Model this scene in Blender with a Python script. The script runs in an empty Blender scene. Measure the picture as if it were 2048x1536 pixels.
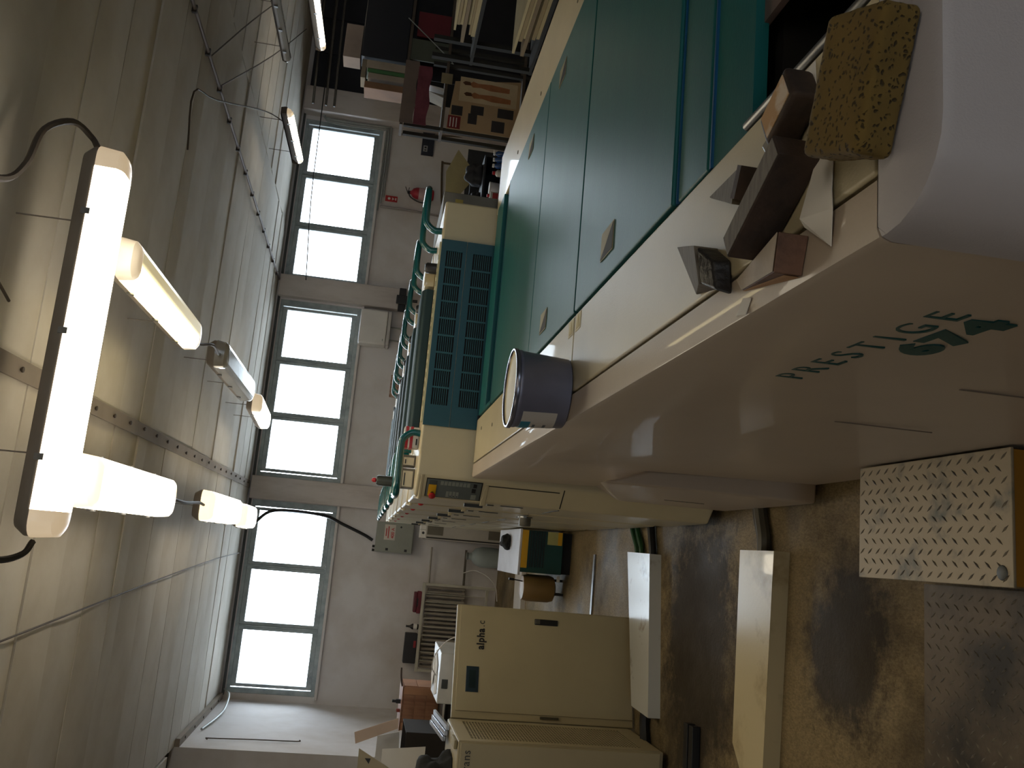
import bpy, bmesh, math, random
from mathutils import Vector, Matrix

S = bpy.context.scene
C = S.collection
RND = random.Random(11)

# ------------------------------------------------------------------ camera, sky, exposure
def cam_axes(yaw, pitch, roll):
    cy, sy, cp, sp = math.cos(yaw), math.sin(yaw), math.cos(pitch), math.sin(pitch)
    fwd = Vector((sy*cp, cy*cp, sp)); rt = Vector((cy, -sy, 0)); up = rt.cross(fwd)
    return rt*math.cos(roll)+up*math.sin(roll), up*math.cos(roll)-rt*math.sin(roll), fwd
rt, up, fw = cam_axes(.192834, -.145626, .115894)
cam = bpy.data.objects.new('camera', bpy.data.cameras.new('camera')); C.objects.link(cam)
X, Y, Z = -up, rt, -fw                                   # the phone is held sideways
cam.matrix_world = Matrix(((X.x, Y.x, Z.x, 0), (X.y, Y.y, Z.y, 0), (X.z, Y.z, Z.z, 1.70), (0, 0, 0, 1)))
cam.data.sensor_width = 36; cam.data.lens = 36*1755/2048; cam.data.clip_start = .02
S.camera = cam

SKY = 8.5
LAMP = 5.2
w = bpy.data.worlds.new('sky'); S.world = w; w.use_nodes = True
w.node_tree.nodes['Background'].inputs[0].default_value = (.80, .90, 1.0, 1)
w.node_tree.nodes['Background'].inputs[1].default_value = SKY
S.view_settings.view_transform = 'Standard'; S.view_settings.look = 'None'
S.view_settings.exposure = 0.78; S.view_settings.gamma = 1; S.view_settings.use_curve_mapping = False
S.cycles.max_bounces = 10; S.cycles.diffuse_bounces = 6; S.cycles.transparent_max_bounces = 12
S.cycles.sample_clamp_indirect = 6.0
S.cycles.caustics_reflective = False; S.cycles.caustics_refractive = False

# ------------------------------------------------------------------ materials
def lin(c):
    return tuple((v/255/12.92 if v/255 <= .04045 else ((v/255+.055)/1.055)**2.4) for v in c)+(1,)
MATS = {}
def M(name, col, rough=.5, metal=0, var=.12, scale=3.0, col2=None, lo=.4, hi=.7, bump=0, bscale=60, stretch=None, detail=6, coat=0):
    """plain procedural surface: a base colour, a noise-driven second colour, fine bump"""
    if name in MATS: return MATS[name]
    m = bpy.data.materials.new(name); m.use_nodes = True; nt = m.node_tree; b = nt.nodes['Principled BSDF']
    b.inputs['Roughness'].default_value = rough; b.inputs['Metallic'].default_value = metal
    b.inputs['Coat Weight'].default_value = coat
    c1 = lin(col); c2 = lin(col2) if col2 else tuple(v*(1-var*2) for v in c1[:3])+(1,)
    tc = nt.nodes.new('ShaderNodeTexCoord'); mp = nt.nodes.new('ShaderNodeMapping')
    nt.links.new(tc.outputs['Object'], mp.inputs[0])
    if stretch: mp.inputs['Scale'].default_value = stretch
    n = nt.nodes.new('ShaderNodeTexNoise'); n.inputs['Scale'].default_value = scale; n.inputs['Detail'].default_value = detail
    n.inputs['Roughness'].default_value = .6
    nt.links.new(mp.outputs[0], n.inputs['Vector'])
    r = nt.nodes.new('ShaderNodeValToRGB'); r.color_ramp.elements[0].position = lo; r.color_ramp.elements[1].position = hi
    r.color_ramp.elements[0].color = c1; r.color_ramp.elements[1].color = c2
    nt.links.new(n.outputs[0], r.inputs[0]); nt.links.new(r.outputs[0], b.inputs['Base Color'])
    if bump:
        n2 = nt.nodes.new('ShaderNodeTexNoise'); n2.inputs['Scale'].default_value = bscale; n2.inputs['Detail'].default_value = 3
        bp = nt.nodes.new('ShaderNodeBump'); bp.inputs['Strength'].default_value = bump; bp.inputs['Distance'].default_value = .01
        nt.links.new(mp.outputs[0], n2.inputs['Vector']); nt.links.new(n2.outputs[0], bp.inputs['Height']); nt.links.new(bp.outputs[0], b.inputs['Normal'])
    MATS[name] = m
    return m
def EM(name, col, strength):
    if name in MATS: return MATS[name]
    m = bpy.data.materials.new(name); m.use_nodes = True; nt = m.node_tree; b = nt.nodes['Principled BSDF']
    b.inputs['Base Color'].default_value = (.8, .78, .7, 1); b.inputs['Roughness'].default_value = .3
    b.inputs['Emission Color'].default_value = col+(1,); b.inputs['Emission Strength'].default_value = strength
    MATS[name] = m
    return m

cream = M('cream_paint', (196, 184, 152), .38, scale=2.2, var=.07, bump=.06, bscale=260, coat=.15)
flankm = M('flank_paint', (180, 166, 150), .5, scale=1.4, var=.06, bump=.05, bscale=220, coat=.15)
endm = M('end_paint', (166, 162, 166), .42, scale=2, var=.05, bump=.1, bscale=420)
teal = M('teal_paint', (16, 84, 88), .42, scale=2.6, col2=(26, 94, 92), lo=.35, hi=.75, bump=.05, bscale=70, stretch=(1, 5, 1))
for m_, v_ in ((teal, .28), (cream, .4)): m_.node_tree.nodes['Principled BSDF'].inputs['Specular IOR Level'].default_value = v_
tealdk = M('teal_dark', (10, 68, 92), .4, scale=4, var=.1)
tealunit = M('teal_unit', (8, 74, 86), .42, scale=3, var=.08)
gap = M('dark_gap', (14, 13, 12), .7, var=.1)
black = M('black_plastic', (22, 22, 24), .45, var=.1)
steel = M('worn_steel', (150, 150, 150), .35, 1, var=.2, scale=12)
wallm = M('wall_plaster', (214, 210, 210), .9, scale=1.1, col2=(186, 176, 168), lo=.42, hi=.78, bump=.12, bscale=14)
pillarm = M('pillar_plaster', (196, 188, 184), .9, scale=1.6, col2=(150, 138, 130), lo=.45, hi=.8, bump=.12, bscale=20, stretch=(2, 2, .5))
ceilm = M('ceiling_board', (206, 200, 190), .85, scale=1.3, col2=(184, 175, 160), lo=.4, hi=.75, bump=.05, bscale=30)
ceilst = M('ceiling_strip', (140, 128, 116), .85, scale=3, var=.1)
frame = M('window_frame', (172, 182, 184), .6, scale=8, col2=(136, 148, 152), lo=.35, hi=.7, bump=.1, bscale=60)  # lightened so the colour carries the glare around the bright panes
galv = M('zinc_conduit', (160, 165, 162), .5, .3, var=.1)
cable = M('grey_cable', (92, 82, 74), .6, var=.1)
white = M('white_paint', (214, 210, 206), .5, var=.05)
paper = M('paper_white', (220, 216, 210), .8, var=.04, bump=.03, bscale=40)
greybox = M('grey_enamel', (140, 142, 134), .5, var=.06)
red = M('red_paint', (170, 26, 34), .4, var=.08)
yellow = M('yellow_paint', (222, 170, 24), .5, var=.1)
wood = M('pale_wood', (190, 150, 105), .7, scale=4, col2=(150, 108, 70), lo=.35, hi=.7, stretch=(1, 1, 10), bump=.1, bscale=30)
bootm = M('dark_cloth', (30, 30, 30), .95, var=.2, scale=9, bump=.4, bscale=25)

# ------------------------------------------------------------------ building helpers
WO = {}                                                   # world origin of each object
def setp(o, label=None, cat=None, group=None, kind=None):
    for k, v in (('label', label), ('category', cat), ('group', group), ('kind', kind)):
        if v: o[k] = v
    return o
def thing(name, label, cat, loc, group=None):
    o = bpy.data.objects.new(name, None); C.objects.link(o); o.empty_display_size = .05
    o.location = loc; WO[o] = Vector(loc)
    return setp(o, label, cat, group)
class MB:
    def __init__(self): self.v, self.f = [], []
    def add(self, vs, fs):
        n = len(self.v); self.v += [Vector(p) for p in vs]; self.f += [tuple(i+n for i in f) for f in fs]; return self
    def box(self, x0, x1, y0, y1, z0, z1):
        return self.hexa([(x0,y0,z0),(x1,y0,z0),(x1,y1,z0),(x0,y1,z0),(x0,y0,z1),(x1,y0,z1),(x1,y1,z1),(x0,y1,z1)])
    def hexa(self, p):                                    # bottom ring of four, then top ring of four
        return self.add(p, [(3,2,1,0),(4,5,6,7),(0,1,5,4),(1,2,6,5),(2,3,7,6),(3,0,4,7)])
    def obox(self, c, ax, ay, az):                        # centre and three half-axis vectors
        c, ax, ay, az = map(Vector, (c, ax, ay, az))
        return self.hexa([c-ax-ay-az, c+ax-ay-az, c+ax+ay-az, c-ax+ay-az, c-ax-ay+az, c+ax-ay+az, c+ax+ay+az, c-ax+ay+az])
    def prism(self, ring, d):                             # closed 3D ring swept by the vector d
        d = Vector(d); n = len(ring); r = [Vector(p) for p in ring]
        return self.add(r+[p+d for p in r], [tuple(range(n-1, -1, -1)), tuple(range(n, 2*n))]+[(i, (i+1) % n, n+(i+1) % n, n+i) for i in range(n)])
    def tube(self, pts, r, n=8):
        pts = [Vector(p) for p in pts]; vs, fs = [], []; ref = None
        for i, p in enumerate(pts):
            t = (pts[min(i+1, len(pts)-1)]-pts[max(i-1, 0)]).normalized()
            if ref is None: ref = t.orthogonal().normalized()
            ref = (ref-t*ref.dot(t)).normalized(); b = t.cross(ref)
            rr = r[i] if isinstance(r, (list, tuple)) else r
            vs += [p+(ref*math.cos(a)+b*math.sin(a))*rr for a in [2*math.pi*k/n for k in range(n)]]
        for i in range(len(pts)-1):
            for k in range(n):
                a, b2 = i*n+k, i*n+(k+1) % n; fs.append((a, b2, b2+n, a+n))
        fs += [tuple(range(n-1, -1, -1)), tuple(range(len(vs)-n, len(vs)))]
        return self.add(vs, fs)
    def lathe(self, prof, c, n=24, axis='z', cap=True):
        c = Vector(c); vs, fs = [], []
        for (r, h) in prof:
            for k in range(n):
                a = 2*math.pi*k/n; u, v_ = r*math.cos(a), r*math.sin(a)
                vs.append(c+(Vector((u, v_, h)) if axis == 'z' else Vector((h, u, v_)) if axis == 'x' else Vector((v_, h, u))))
        for i in range(len(prof)-1):
            for k in range(n):
                a, b2 = i*n+k, i*n+(k+1) % n; fs.append((a, b2, b2+n, a+n))
        if cap: fs += [tuple(range(n-1, -1, -1)), tuple(range(len(vs)-n, len(vs)))]
        return self.add(vs, fs)
    def build(self, name, mat, parent=None, bevel=0, smooth=False, seg=2, kind=None, **tags):
        lo = Vector((min(p.x for p in self.v), min(p.y for p in self.v), min(p.z for p in self.v)))
        hi = Vector((max(p.x for p in self.v), max(p.y for p in self.v), max(p.z for p in self.v)))
        c = (lo+hi)/2
        me = bpy.data.meshes.new(name); me.from_pydata([p-c for p in self.v], [], self.f); me.update()
        bm = bmesh.new(); bm.from_mesh(me); bmesh.ops.recalc_face_normals(bm, faces=bm.faces); bm.to_mesh(me); bm.free()
        for m_ in (mat if isinstance(mat, (list, tuple)) else [mat]): me.materials.append(m_)
        if smooth: me.polygons.foreach_set('use_smooth', [True]*len(me.polygons))
        o = bpy.data.objects.new(name, me); C.objects.link(o)
        WO[o] = c
        if parent: o.parent = parent; o.location = c-WO[parent]
        else: o.location = c
        if bevel:
            b = o.modifiers.new('round', 'BEVEL'); b.width = bevel; b.segments = seg; b.limit_method = 'ANGLE'; b.angle_limit = math.radians(35)
            b.harden_normals = False
            me.polygons.foreach_set('use_smooth', [True]*len(me.polygons))
            w2 = o.modifiers.new('normals', 'WEIGHTED_NORMAL'); w2.keep_sharp = True
        elif smooth:
            me.set_sharp_from_angle(angle=math.radians(40))
        setp(o, kind=kind, **tags)
        return o
def struct(name, mb, mat, parent=None, **k): return mb.build(name, mat, parent, kind='structure', **k)
def dup(root, off, label=None, group=None):
    r = root.copy(); C.objects.link(r); r.location = root.location+Vector(off); WO[r] = WO[root]+Vector(off)
    if label: r['label'] = label
    if group: r['group'] = group
    for ch in list(root.children):
        c = ch.copy(); C.objects.link(c); c.parent = r
        for g in list(ch.children):
            d = g.copy(); C.objects.link(d); d.parent = c
    return r
def smoothpath(pts, n=6):
    """Catmull-Rom through the points"""
    P = [Vector(p) for p in pts]; P = [P[0]*2-P[1]]+P+[P[-1]*2-P[-2]]; out = []
    for i in range(1, len(P)-2):
        for k in range(n):
            t = k/n; a, b, c, d = P[i-1:i+3]
            out.append(.5*((2*b)+(c-a)*t+(2*a-5*b+4*c-d)*t*t+(3*b-a-3*c+d)*t**3))
    return out+[P[-2]]
def text(name, s, size, origin, right, upv, mat, parent, bold=0, space=1.0, depth=.0012, xs=1.0, align='LEFT', shear=0):
    """flat lettering: origin is the left end of the baseline, right / upv are unit vectors"""
    cu = bpy.data.curves.new(name, 'FONT'); cu.body = s; cu.size = size; cu.extrude = depth; cu.offset = bold; cu.space_character = space
    cu.align_x = align; cu.shear = shear; cu.resolution_u = 4
    t = bpy.data.objects.new(name, cu); C.objects.link(t)
    dg = bpy.context.evaluated_depsgraph_get(); me = bpy.data.meshes.new_from_object(t.evaluated_get(dg))
    bpy.data.objects.remove(t)
    rv, uv = Vector(right), Vector(upv); nv = rv.cross(uv)
    for v in me.vertices: v.co = rv*(v.co.x*xs)+uv*v.co.y+nv*v.co.z
    me.materials.clear(); me.materials.append(mat)
    bm = bmesh.new(); bm.from_mesh(me); bm.verts.ensure_lookup_table(); seen = set(); n = 0
    for v0 in bm.verts:                                    # every character becomes a part of its own
        if v0.index in seen: continue
        isl, st_ = [], [v0]; seen.add(v0.index)
        while st_:
            v = st_.pop(); isl.append(v)
            for e in v.link_edges:
                w_ = e.other_vert(v)
                if w_.index not in seen: seen.add(w_.index); st_.append(w_)
        ids = {v.index: k for k, v in enumerate(isl)}
        mb = MB(); mb.v = [v.co+Vector(origin) for v in isl]; mb.f = [tuple(ids[v.index] for v in f.verts) for f in bm.faces if f.verts[0].index in ids]
        mb.build('letter', mat, parent)
    bm.free(); bpy.data.meshes.remove(me)

# ------------------------------------------------------------------ the room
WY = 11.2                                                 # inner face of the window wall
CZ = 3.17                                                 # ceiling
struct('ground_outside', MB().box(-30, 30, -45, 50, -.8, -.5), M('outside_ground', (206, 206, 204), .9))

def floor_mat():
    m = bpy.data.materials.new('worn_concrete'); m.use_nodes = True; nt = m.node_tree; b = nt.nodes['Principled BSDF']; L = nt.links.new
    tc = nt.nodes.new('ShaderNodeTexCoord')
    def noise(sc, det, rough=.6, st=None):
        n = nt.nodes.new('ShaderNodeTexNoise'); n.inputs['Scale'].default_value = sc; n.inputs['Detail'].default_value = det; n.inputs['Roughness'].default_value = rough
        if st:
            mp = nt.nodes.new('ShaderNodeMapping'); mp.inputs['Scale'].default_value = st; L(tc.outputs['Object'], mp.inputs[0]); L(mp.outputs[0], n.inputs['Vector'])
        else: L(tc.outputs['Object'], n.inputs['Vector'])
        return n
    def ramp(src, a, b_, ca, cb):
        r = nt.nodes.new('ShaderNodeValToRGB'); r.color_ramp.elements[0].position = a; r.color_ramp.elements[1].position = b_
        r.color_ramp.elements[0].color = ca; r.color_ramp.elements[1].color = cb; L(src, r.inputs[0]); return r
    def mix(f, a, b_):
        x = nt.nodes.new('ShaderNodeMix'); x.data_type = 'RGBA'; L(f, x.inputs[0]); L(a, x.inputs[6]); L(b_, x.inputs[7]); return x.outputs[2]
    base = ramp(noise(2.2, 8).outputs[0], .35, .7, lin((150, 132, 98)), lin((112, 96, 66)))
    fine = ramp(noise(95, 8, .75, (1.6, .7, 1)).outputs[0], .38, .66, (1.1, 1.1, 1.1, 1), (.45, .42, .38, 1))
    mul = nt.nodes.new('ShaderNodeMix'); mul.data_type = 'RGBA'; mul.blend_type = 'MULTIPLY'; mul.inputs[0].default_value = .9
    L(base.outputs[0], mul.inputs[6]); L(fine.outputs[0], mul.inputs[7])
    blot = ramp(noise(1.1, 5, .65).outputs[0], .50, .62, (0, 0, 0, 1), (.5, .5, .5, 1))
    dark = nt.nodes.new('ShaderNodeRGB'); dark.outputs[0].default_value = lin((46, 38, 28))
    col = mix(blot.outputs[0], mul.outputs[2], dark.outputs[0])
    # the worn oily patch between the second cable cover and the tread plate, and the broad one behind it
    for (cx, cy, rx, ry) in ((-.22, 2.95, .40, .36), (-.35, 4.35, 1.05, .62)):
        mp = nt.nodes.new('ShaderNodeMapping'); mp.vector_type = 'TEXTURE'
        mp.inputs['Location'].default_value = (cx-OX, cy-OY, 0); mp.inputs['Scale'].default_value = (rx, ry, 10); L(tc.outputs['Object'], mp.inputs[0])
        ad = nt.nodes.new('ShaderNodeMix'); ad.data_type = 'RGBA'; ad.blend_type = 'LINEAR_LIGHT'; ad.inputs[0].default_value = .9
        L(mp.outputs[0], ad.inputs[6]); L(noise(7, 9, .8).outputs[1], ad.inputs[7])
        g = nt.nodes.new('ShaderNodeTexGradient'); g.gradient_type = 'SPHERICAL'; L(ad.outputs[2], g.inputs[0])
        rr = ramp(g.outputs[0], .06, .45, (0, 0, 0, 1), (.92, .92, .92, 1))
        col = mix(rr.outputs[0], col, dark.outputs[0])
    L(col, b.inputs['Base Color'])
    ro = ramp(noise(1.6, 4).outputs[0], .35, .65, (.85, .85, .85, 1), (.5, .5, .5, 1)); L(ro.outputs[0], b.inputs['Roughness'])
    b.inputs['Specular IOR Level'].default_value = .3
    bp = nt.nodes.new('ShaderNodeBump'); bp.inputs['Strength'].default_value = .5; bp.inputs['Distance'].default_value = .01
    L(noise(55, 5, .7).outputs[0], bp.inputs['Height']); L(bp.outputs[0], b.inputs['Normal'])
    return m
OX, OY = (-7+8)/2, (-8+11.5)/2
struct('floor', MB().box(-7, 8, -8, 11.5, -.2, 0), floor_mat())
ADDED_WIN = [(-2.6, -1.4), (3.6, 4.9)]    # unseen windows behind the camera, added for bluish daylight on near faces and walls
bw = MB().box(-7, 8, -8.2, -8, 0, 1.5).box(-7, 8, -8.2, -8, 3.05, 3.4)
for a, b in zip([-7]+[q[1] for q in ADDED_WIN], [q[0] for q in ADDED_WIN]+[8]): bw.box(a, b, -8.2, -8, 1.5, 3.05)
struct('wall_back', bw, wallm)
struct('wall_right', MB().box(8, 8.2, -8, 11.5, 0, 3.4), wallm)
struct('wall_left', MB().box(-7.2, -7, -8, 11.5, 0, 3.4), wallm)
struct('wall_corner', MB().box(-7, -1.95, 8.7, 11.5, 0, 3.3), wallm)

ceil = MB().box(-7, 8, -8, 11.5, CZ+.03, CZ+.2); ceil = struct('ceiling', ceil, M('ceiling_void', (30, 26, 22), .9))
seams = [-8, -7.4, -6.8, -6.2, -5.6, -5.05, -4.5, -4, -3.4, -2.9, -2.4, -1.9, -1.42, -.95, -.45, .03, .52, 1.0, 1.48, 1.97, 2.46, 2.95, 3.465, 3.91, 4.35, 4.785, 5.275, 5.79, 6.02, 6.53, 7.01, 7.51, 8.0, 8.45, 8.9, 9.36, 9.8, 10.27, 10.72, 11.18]
for i in range(len(seams)-1):
    for (x0, x1) in ((-7, -1.98), (-1.95, .56), (.565, 3.9), (3.905, 7.98)):
        if x1 == -1.98 and seams[i+1] > 8.7: continue
        g0, g1 = RND.uniform(.003, .007), RND.uniform(.003, .007)
        if seams[i] in (3.465, 8.9) and x0 == .565: g0 = .016
        d = [RND.uniform(-.010, .008) for _ in range(4)]
        y0, y1 = seams[i]+g0, seams[i+1]-g1
        p = MB().hexa([(x0, y0, CZ+d[0]), (x1, y0, CZ+d[1]), (x1, y1, CZ+d[2]), (x0, y1, CZ+d[3]), (x0, y0, CZ+.024), (x1, y0, CZ+.024), (x1, y1, CZ+.024), (x0, y1, CZ+.024)])
        p.build('ceiling_plank', ceilm, ceil)
st = struct('trim_1', MB().box(.52, .605, -3.9, WY-.05, CZ-.018, CZ-.007), ceilst)
for k in range(24):
    yy = 3.1+k*.34
    MB().lathe([(.012, 0), (.012, .006), (.006, .012)], (.565+RND.uniform(-.01, .01), yy, CZ-.03), 8).build('bolt', M('rust_bolt', (70, 58, 46), .7), st)
st2 = struct('trim_2', MB().box(-1.95, -1.88, 8.7, WY-.02, CZ-.05, CZ-.008), ceilst)
for k in range(5):
    MB().lathe([(.012, 0), (.012, .006)], (-1.915, 8.95+k*.47, CZ-.056), 8).build('bolt', MATS['rust_bolt'], st2)

# window wall: sill wall, piers between the three windows, head
WIN = [(-1.875, .39), (.68, 2.945), (3.255, 5.45)]
PANES = [(-1.767, .262), (.783, 2.815), (3.307, 5.338)]
ZB, ZT = 2.075, 3.10
fw_ = MB().box(-1.95, 8, WY, WY+.3, 0, ZB).box(-1.95, WIN[0][0], WY, WY+.3, ZB, 3.3).box(WIN[0][1], WIN[1][0], WY, WY+.3, ZB, 3.3)
fw_.box(WIN[1][1], WIN[2][0], WY, WY+.3, ZB, 3.3).box(WIN[2][1], 8, WY, WY+.3, ZB, 3.3)
for a, b in WIN: fw_.box(a, b, WY, WY+.3, ZT, 3.3)
struct('wall_far', fw_, wallm)
struct('trim_3', MB().box(-1.9, 5.6, WY-.04, WY-.001, ZT+.012, CZ-.03), M('dark_head', (70, 72, 74), .7, var=.2, scale=6))
for n, (a, b, d) in enumerate(((.395, .675, .10), (2.965, 3.245, .12), (5.50, 5.83, .2))):
    struct('trim_%d' % (n+4), MB().box(a, b, WY-d, WY-.001, 0, CZ-.035), pillarm, bevel=.008)
glassm = bpy.data.materials.new('window_glass'); glassm.use_nodes = True
nt = glassm.node_tree; nt.nodes.clear(); o_ = nt.nodes.new('ShaderNodeOutputMaterial'); mx = nt.nodes.new('ShaderNodeMixShader')
tr = nt.nodes.new('ShaderNodeBsdfTransparent'); gl = nt.nodes.new('ShaderNodeBsdfGlossy'); gl.inputs['Roughness'].default_value = .02; fr = nt.nodes.new('ShaderNodeFresnel'); fr.inputs[0].default_value = 1.3
tr.inputs[0].default_value = (.93, .95, .96, 1)
nt.links.new(fr.outputs[0], mx.inputs[0]); nt.links.new(tr.outputs[0], mx.inputs[1]); nt.links.new(gl.outputs[0], mx.inputs[2]); nt.links.new(mx.outputs[0], o_.inputs[0])
for n, (a, b) in enumerate(ADDED_WIN):  # the added windows out of view, built with frames and panes
    wn = thing('window_%d' % (n+4), None, None, ((a+b)/2, -8.1, 1.5)); wn['kind'] = 'structure'
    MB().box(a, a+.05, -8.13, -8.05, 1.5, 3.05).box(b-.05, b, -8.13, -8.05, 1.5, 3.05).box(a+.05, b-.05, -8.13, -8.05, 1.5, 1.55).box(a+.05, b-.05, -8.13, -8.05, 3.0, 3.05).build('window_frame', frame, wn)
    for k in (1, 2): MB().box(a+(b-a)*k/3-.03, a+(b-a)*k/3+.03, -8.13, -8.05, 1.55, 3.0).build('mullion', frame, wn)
    for k in range(3): MB().box(a+.05+(b-a-.1)*k/3, a+.05+(b-a-.1)*(k+1)/3, -8.095, -8.09, 1.551, 2.999).build('pane', glassm, wn)
    lp = bpy.data.lights.new('window_portal', 'AREA'); lp.shape = 'RECTANGLE'; lp.size = b-a; lp.size_y = 1.55; lp.cycles.is_portal = True
    po = bpy.data.objects.new('window_portal', lp); C.objects.link(po); po.location = ((a+b)/2, -8.21, 2.275); po.rotation_euler = (math.radians(90), 0, 0)
for n, (a, b) in enumerate(WIN):
    y0, y1 = WY+.012, WY+.08
    pa, pb = PANES[n]; m0, m1 = pa-.05, pb+.05
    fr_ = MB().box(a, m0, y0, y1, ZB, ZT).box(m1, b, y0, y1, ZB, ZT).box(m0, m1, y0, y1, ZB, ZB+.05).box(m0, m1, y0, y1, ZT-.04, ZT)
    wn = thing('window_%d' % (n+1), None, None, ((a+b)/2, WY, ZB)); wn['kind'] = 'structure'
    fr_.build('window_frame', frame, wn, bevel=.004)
    pw = (m1-m0)/3
    for k in range(3):
        p0 = m0+k*pw
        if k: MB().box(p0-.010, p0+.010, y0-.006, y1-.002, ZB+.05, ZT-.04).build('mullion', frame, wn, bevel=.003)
        s0, s1 = p0+.011, p0+pw-.011
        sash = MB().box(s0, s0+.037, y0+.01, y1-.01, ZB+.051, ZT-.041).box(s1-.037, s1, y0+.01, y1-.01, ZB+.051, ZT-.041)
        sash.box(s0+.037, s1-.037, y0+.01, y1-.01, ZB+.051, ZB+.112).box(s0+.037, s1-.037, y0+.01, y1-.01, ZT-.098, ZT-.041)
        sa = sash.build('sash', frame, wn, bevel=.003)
        MB().box(s0+.036, s1-.036, y0+.032, y0+.037, ZB+.110, ZT-.096).build('pane', glassm, sa)
    MB().box(a-.03, b+.03, WY-.05, WY+.02, ZB-.035, ZB-.001).build('window_sill', wallm, wn, bevel=.006)
    lp = bpy.data.lights.new('window_portal', 'AREA'); lp.shape = 'RECTANGLE'; lp.size = b-a; lp.size_y = ZT-ZB; lp.cycles.is_portal = True
    po = bpy.data.objects.new('window_portal', lp); C.objects.link(po); po.location = ((a+b)/2, WY+.31, (ZB+ZT)/2); po.rotation_euler = (math.radians(-90), 0, 0)

# ------------------------------------------------------------------ the press: delivery section in front
XL, XR, YN, YF, TZ = .324, 1.90, .637, 3.99, 1.25
dl = thing('press_delivery', 'long cream and teal delivery section of the press carrying ink tin, sponge and wedges', 'printing press', (1.1, 2.3, 0))
def flank_ring(y):                                        # section of the near-side skin, outer then inner
    return [(XL, y, TZ-.012), (XL+.004, y, TZ-.003), (XL+.012, y, TZ), (.386, y, TZ), (.386, y, TZ-.05), (.40, y, .3), (.375, y, 0.03), (.358, y, .03), (.352, y, .25), (.342, y, .7), (.330, y, 1.05)]
MB().prism(flank_ring(.736), (0, YF-.736, 0)).build('side_panel', flankm, dl, smooth=True)
# round seam between side panel and deck
MB().box(.386, .394, .74, YF-.002, TZ-.03, TZ-.010).build('seam', gap, dl)
# deck strip beside the teal lids, with its cross joint
MB().box(.394, .594, .738, 2.056, TZ-.04, TZ).build('deck_strip', cream, dl, bevel=.005)
MB().box(.394, .594, 2.059, YF, TZ-.04, TZ).build('deck_strip', cream, dl, bevel=.005)
MB().box(1.592, XR, .738, YF, TZ-.04, TZ).build('deck_strip', cream, dl, bevel=.006)
MB().box(XR-.006, XR, .74, YF, .05, TZ-.04).build('side_panel', flankm, dl)
# rounded end cap
def cap_ring(z, ins=0):
    r, out = .085, []
    for k in range(7):
        a = math.pi/2*k/6; out.append((XL+ins+r-r*math.cos(a), YN+ins+r-r*math.sin(a), z))
    out = [(XL+ins, .734, z)]+out
    for k in range(7):
        a = math.pi/2*k/6; out.append((XR-ins-r+r*math.sin(a), YN+ins+r-r*math.cos(a), z))
    return out+[(XR-ins, .734, z)]
mb = MB(); rings = [cap_ring(.06, .0)]+[cap_ring(TZ-.014), cap_ring(TZ-.004, .004), cap_ring(TZ, .013)]
n = len(rings[0])
for r_ in rings: mb.v += [Vector(p) for p in r_]
for i in range(3):
    for k in range(n): mb.f.append((i*n+k, i*n+(k+1) % n, (i+1)*n+(k+1) % n, (i+1)*n+k))
mb.f += [tuple(range(n-1, -1, -1)), tuple(range(3*n, 4*n))]
mb.build('end_cap', endm, dl, smooth=True)
# inner walls, so that the opening before the lids is a real recess
MB().box(.594, .60, .738, YF-.02, .3, TZ-.034).build('inner_wall', gap, dl)
MB().box(.601, 1.591, .738, .744, .3, TZ-.034).build('inner_wall', gap, dl)
MB().box(.775, 1.590, .75, 1.19, 1.212, 1.222).build('inner_plate', M('brown_gloss', (120, 102, 98), .3, .2, var=.15, scale=5), dl)
MB().tube([(.607, .75, TZ-.006), (.607, 1.065, TZ-.006)], .007, 10).build('guide_bar', steel, dl, smooth=True)
MB().box(1.0, 1.03, .9, 1.05, 1.223, 1.25).box(1.0, 1.09, .95, .98, 1.25, 1.262).build('gripper', steel, dl)
# teal lids: three, the near one with two folds
def lid(name, y0, y1, z=TZ+.004):
    return MB().box(.600, 1.588, y0, y1, z-.03, z).build(name, teal, dl, bevel=.004)
lid('lid', 1.345, 2.052); lid('lid', 2.060, 2.696); lid('lid', 2.701, 3.545)
MB().prism([(.600, 1.07, TZ-.035), (.600, 1.07, TZ-.015), (.600, 1.186, TZ-.006), (.600, 1.186, TZ-.035)], (.988, 0, 0)).build('lid_edge', teal, dl)
MB().tube([(.600, 1.192, TZ-.010), (1.588, 1.192, TZ-.010)], .0075, 10).build('fold_bar', M('teal_fold', (6, 74, 122), .35), dl, smooth=True)
MB().box(.600, 1.588, 1.20, 1.332, TZ-.03, TZ-.002).build('lid', teal, dl, bevel=.005)
MB().tube([(.600, 1.338, TZ-.007), (1.588, 1.338, TZ-.007)], .006, 10).build('fold_bar', MATS['teal_fold'], dl, smooth=True)
# far trough of the lid frame
MB().box(.600, 1.588, 3.56, 3.70, TZ-.06, TZ-.048).build('trough', tealdk, dl)
MB().box(.600, 1.588, 3.548, 3.56, TZ-.06, TZ+.004).build('trough_lip', tealdk, dl)
MB().box(.600, 1.588, 3.70, 3.90, TZ-.06, TZ+.006).build('lid_frame', teal, dl, bevel=.003)
MB().box(.600, .616, 3.562, 3.70, TZ-.045, TZ+.004).build('lid_frame', teal, dl)
MB().box(.60, 1.588, 1.08, 3.99, .9, TZ-.062).build('inner_body', gap, dl)
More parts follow.
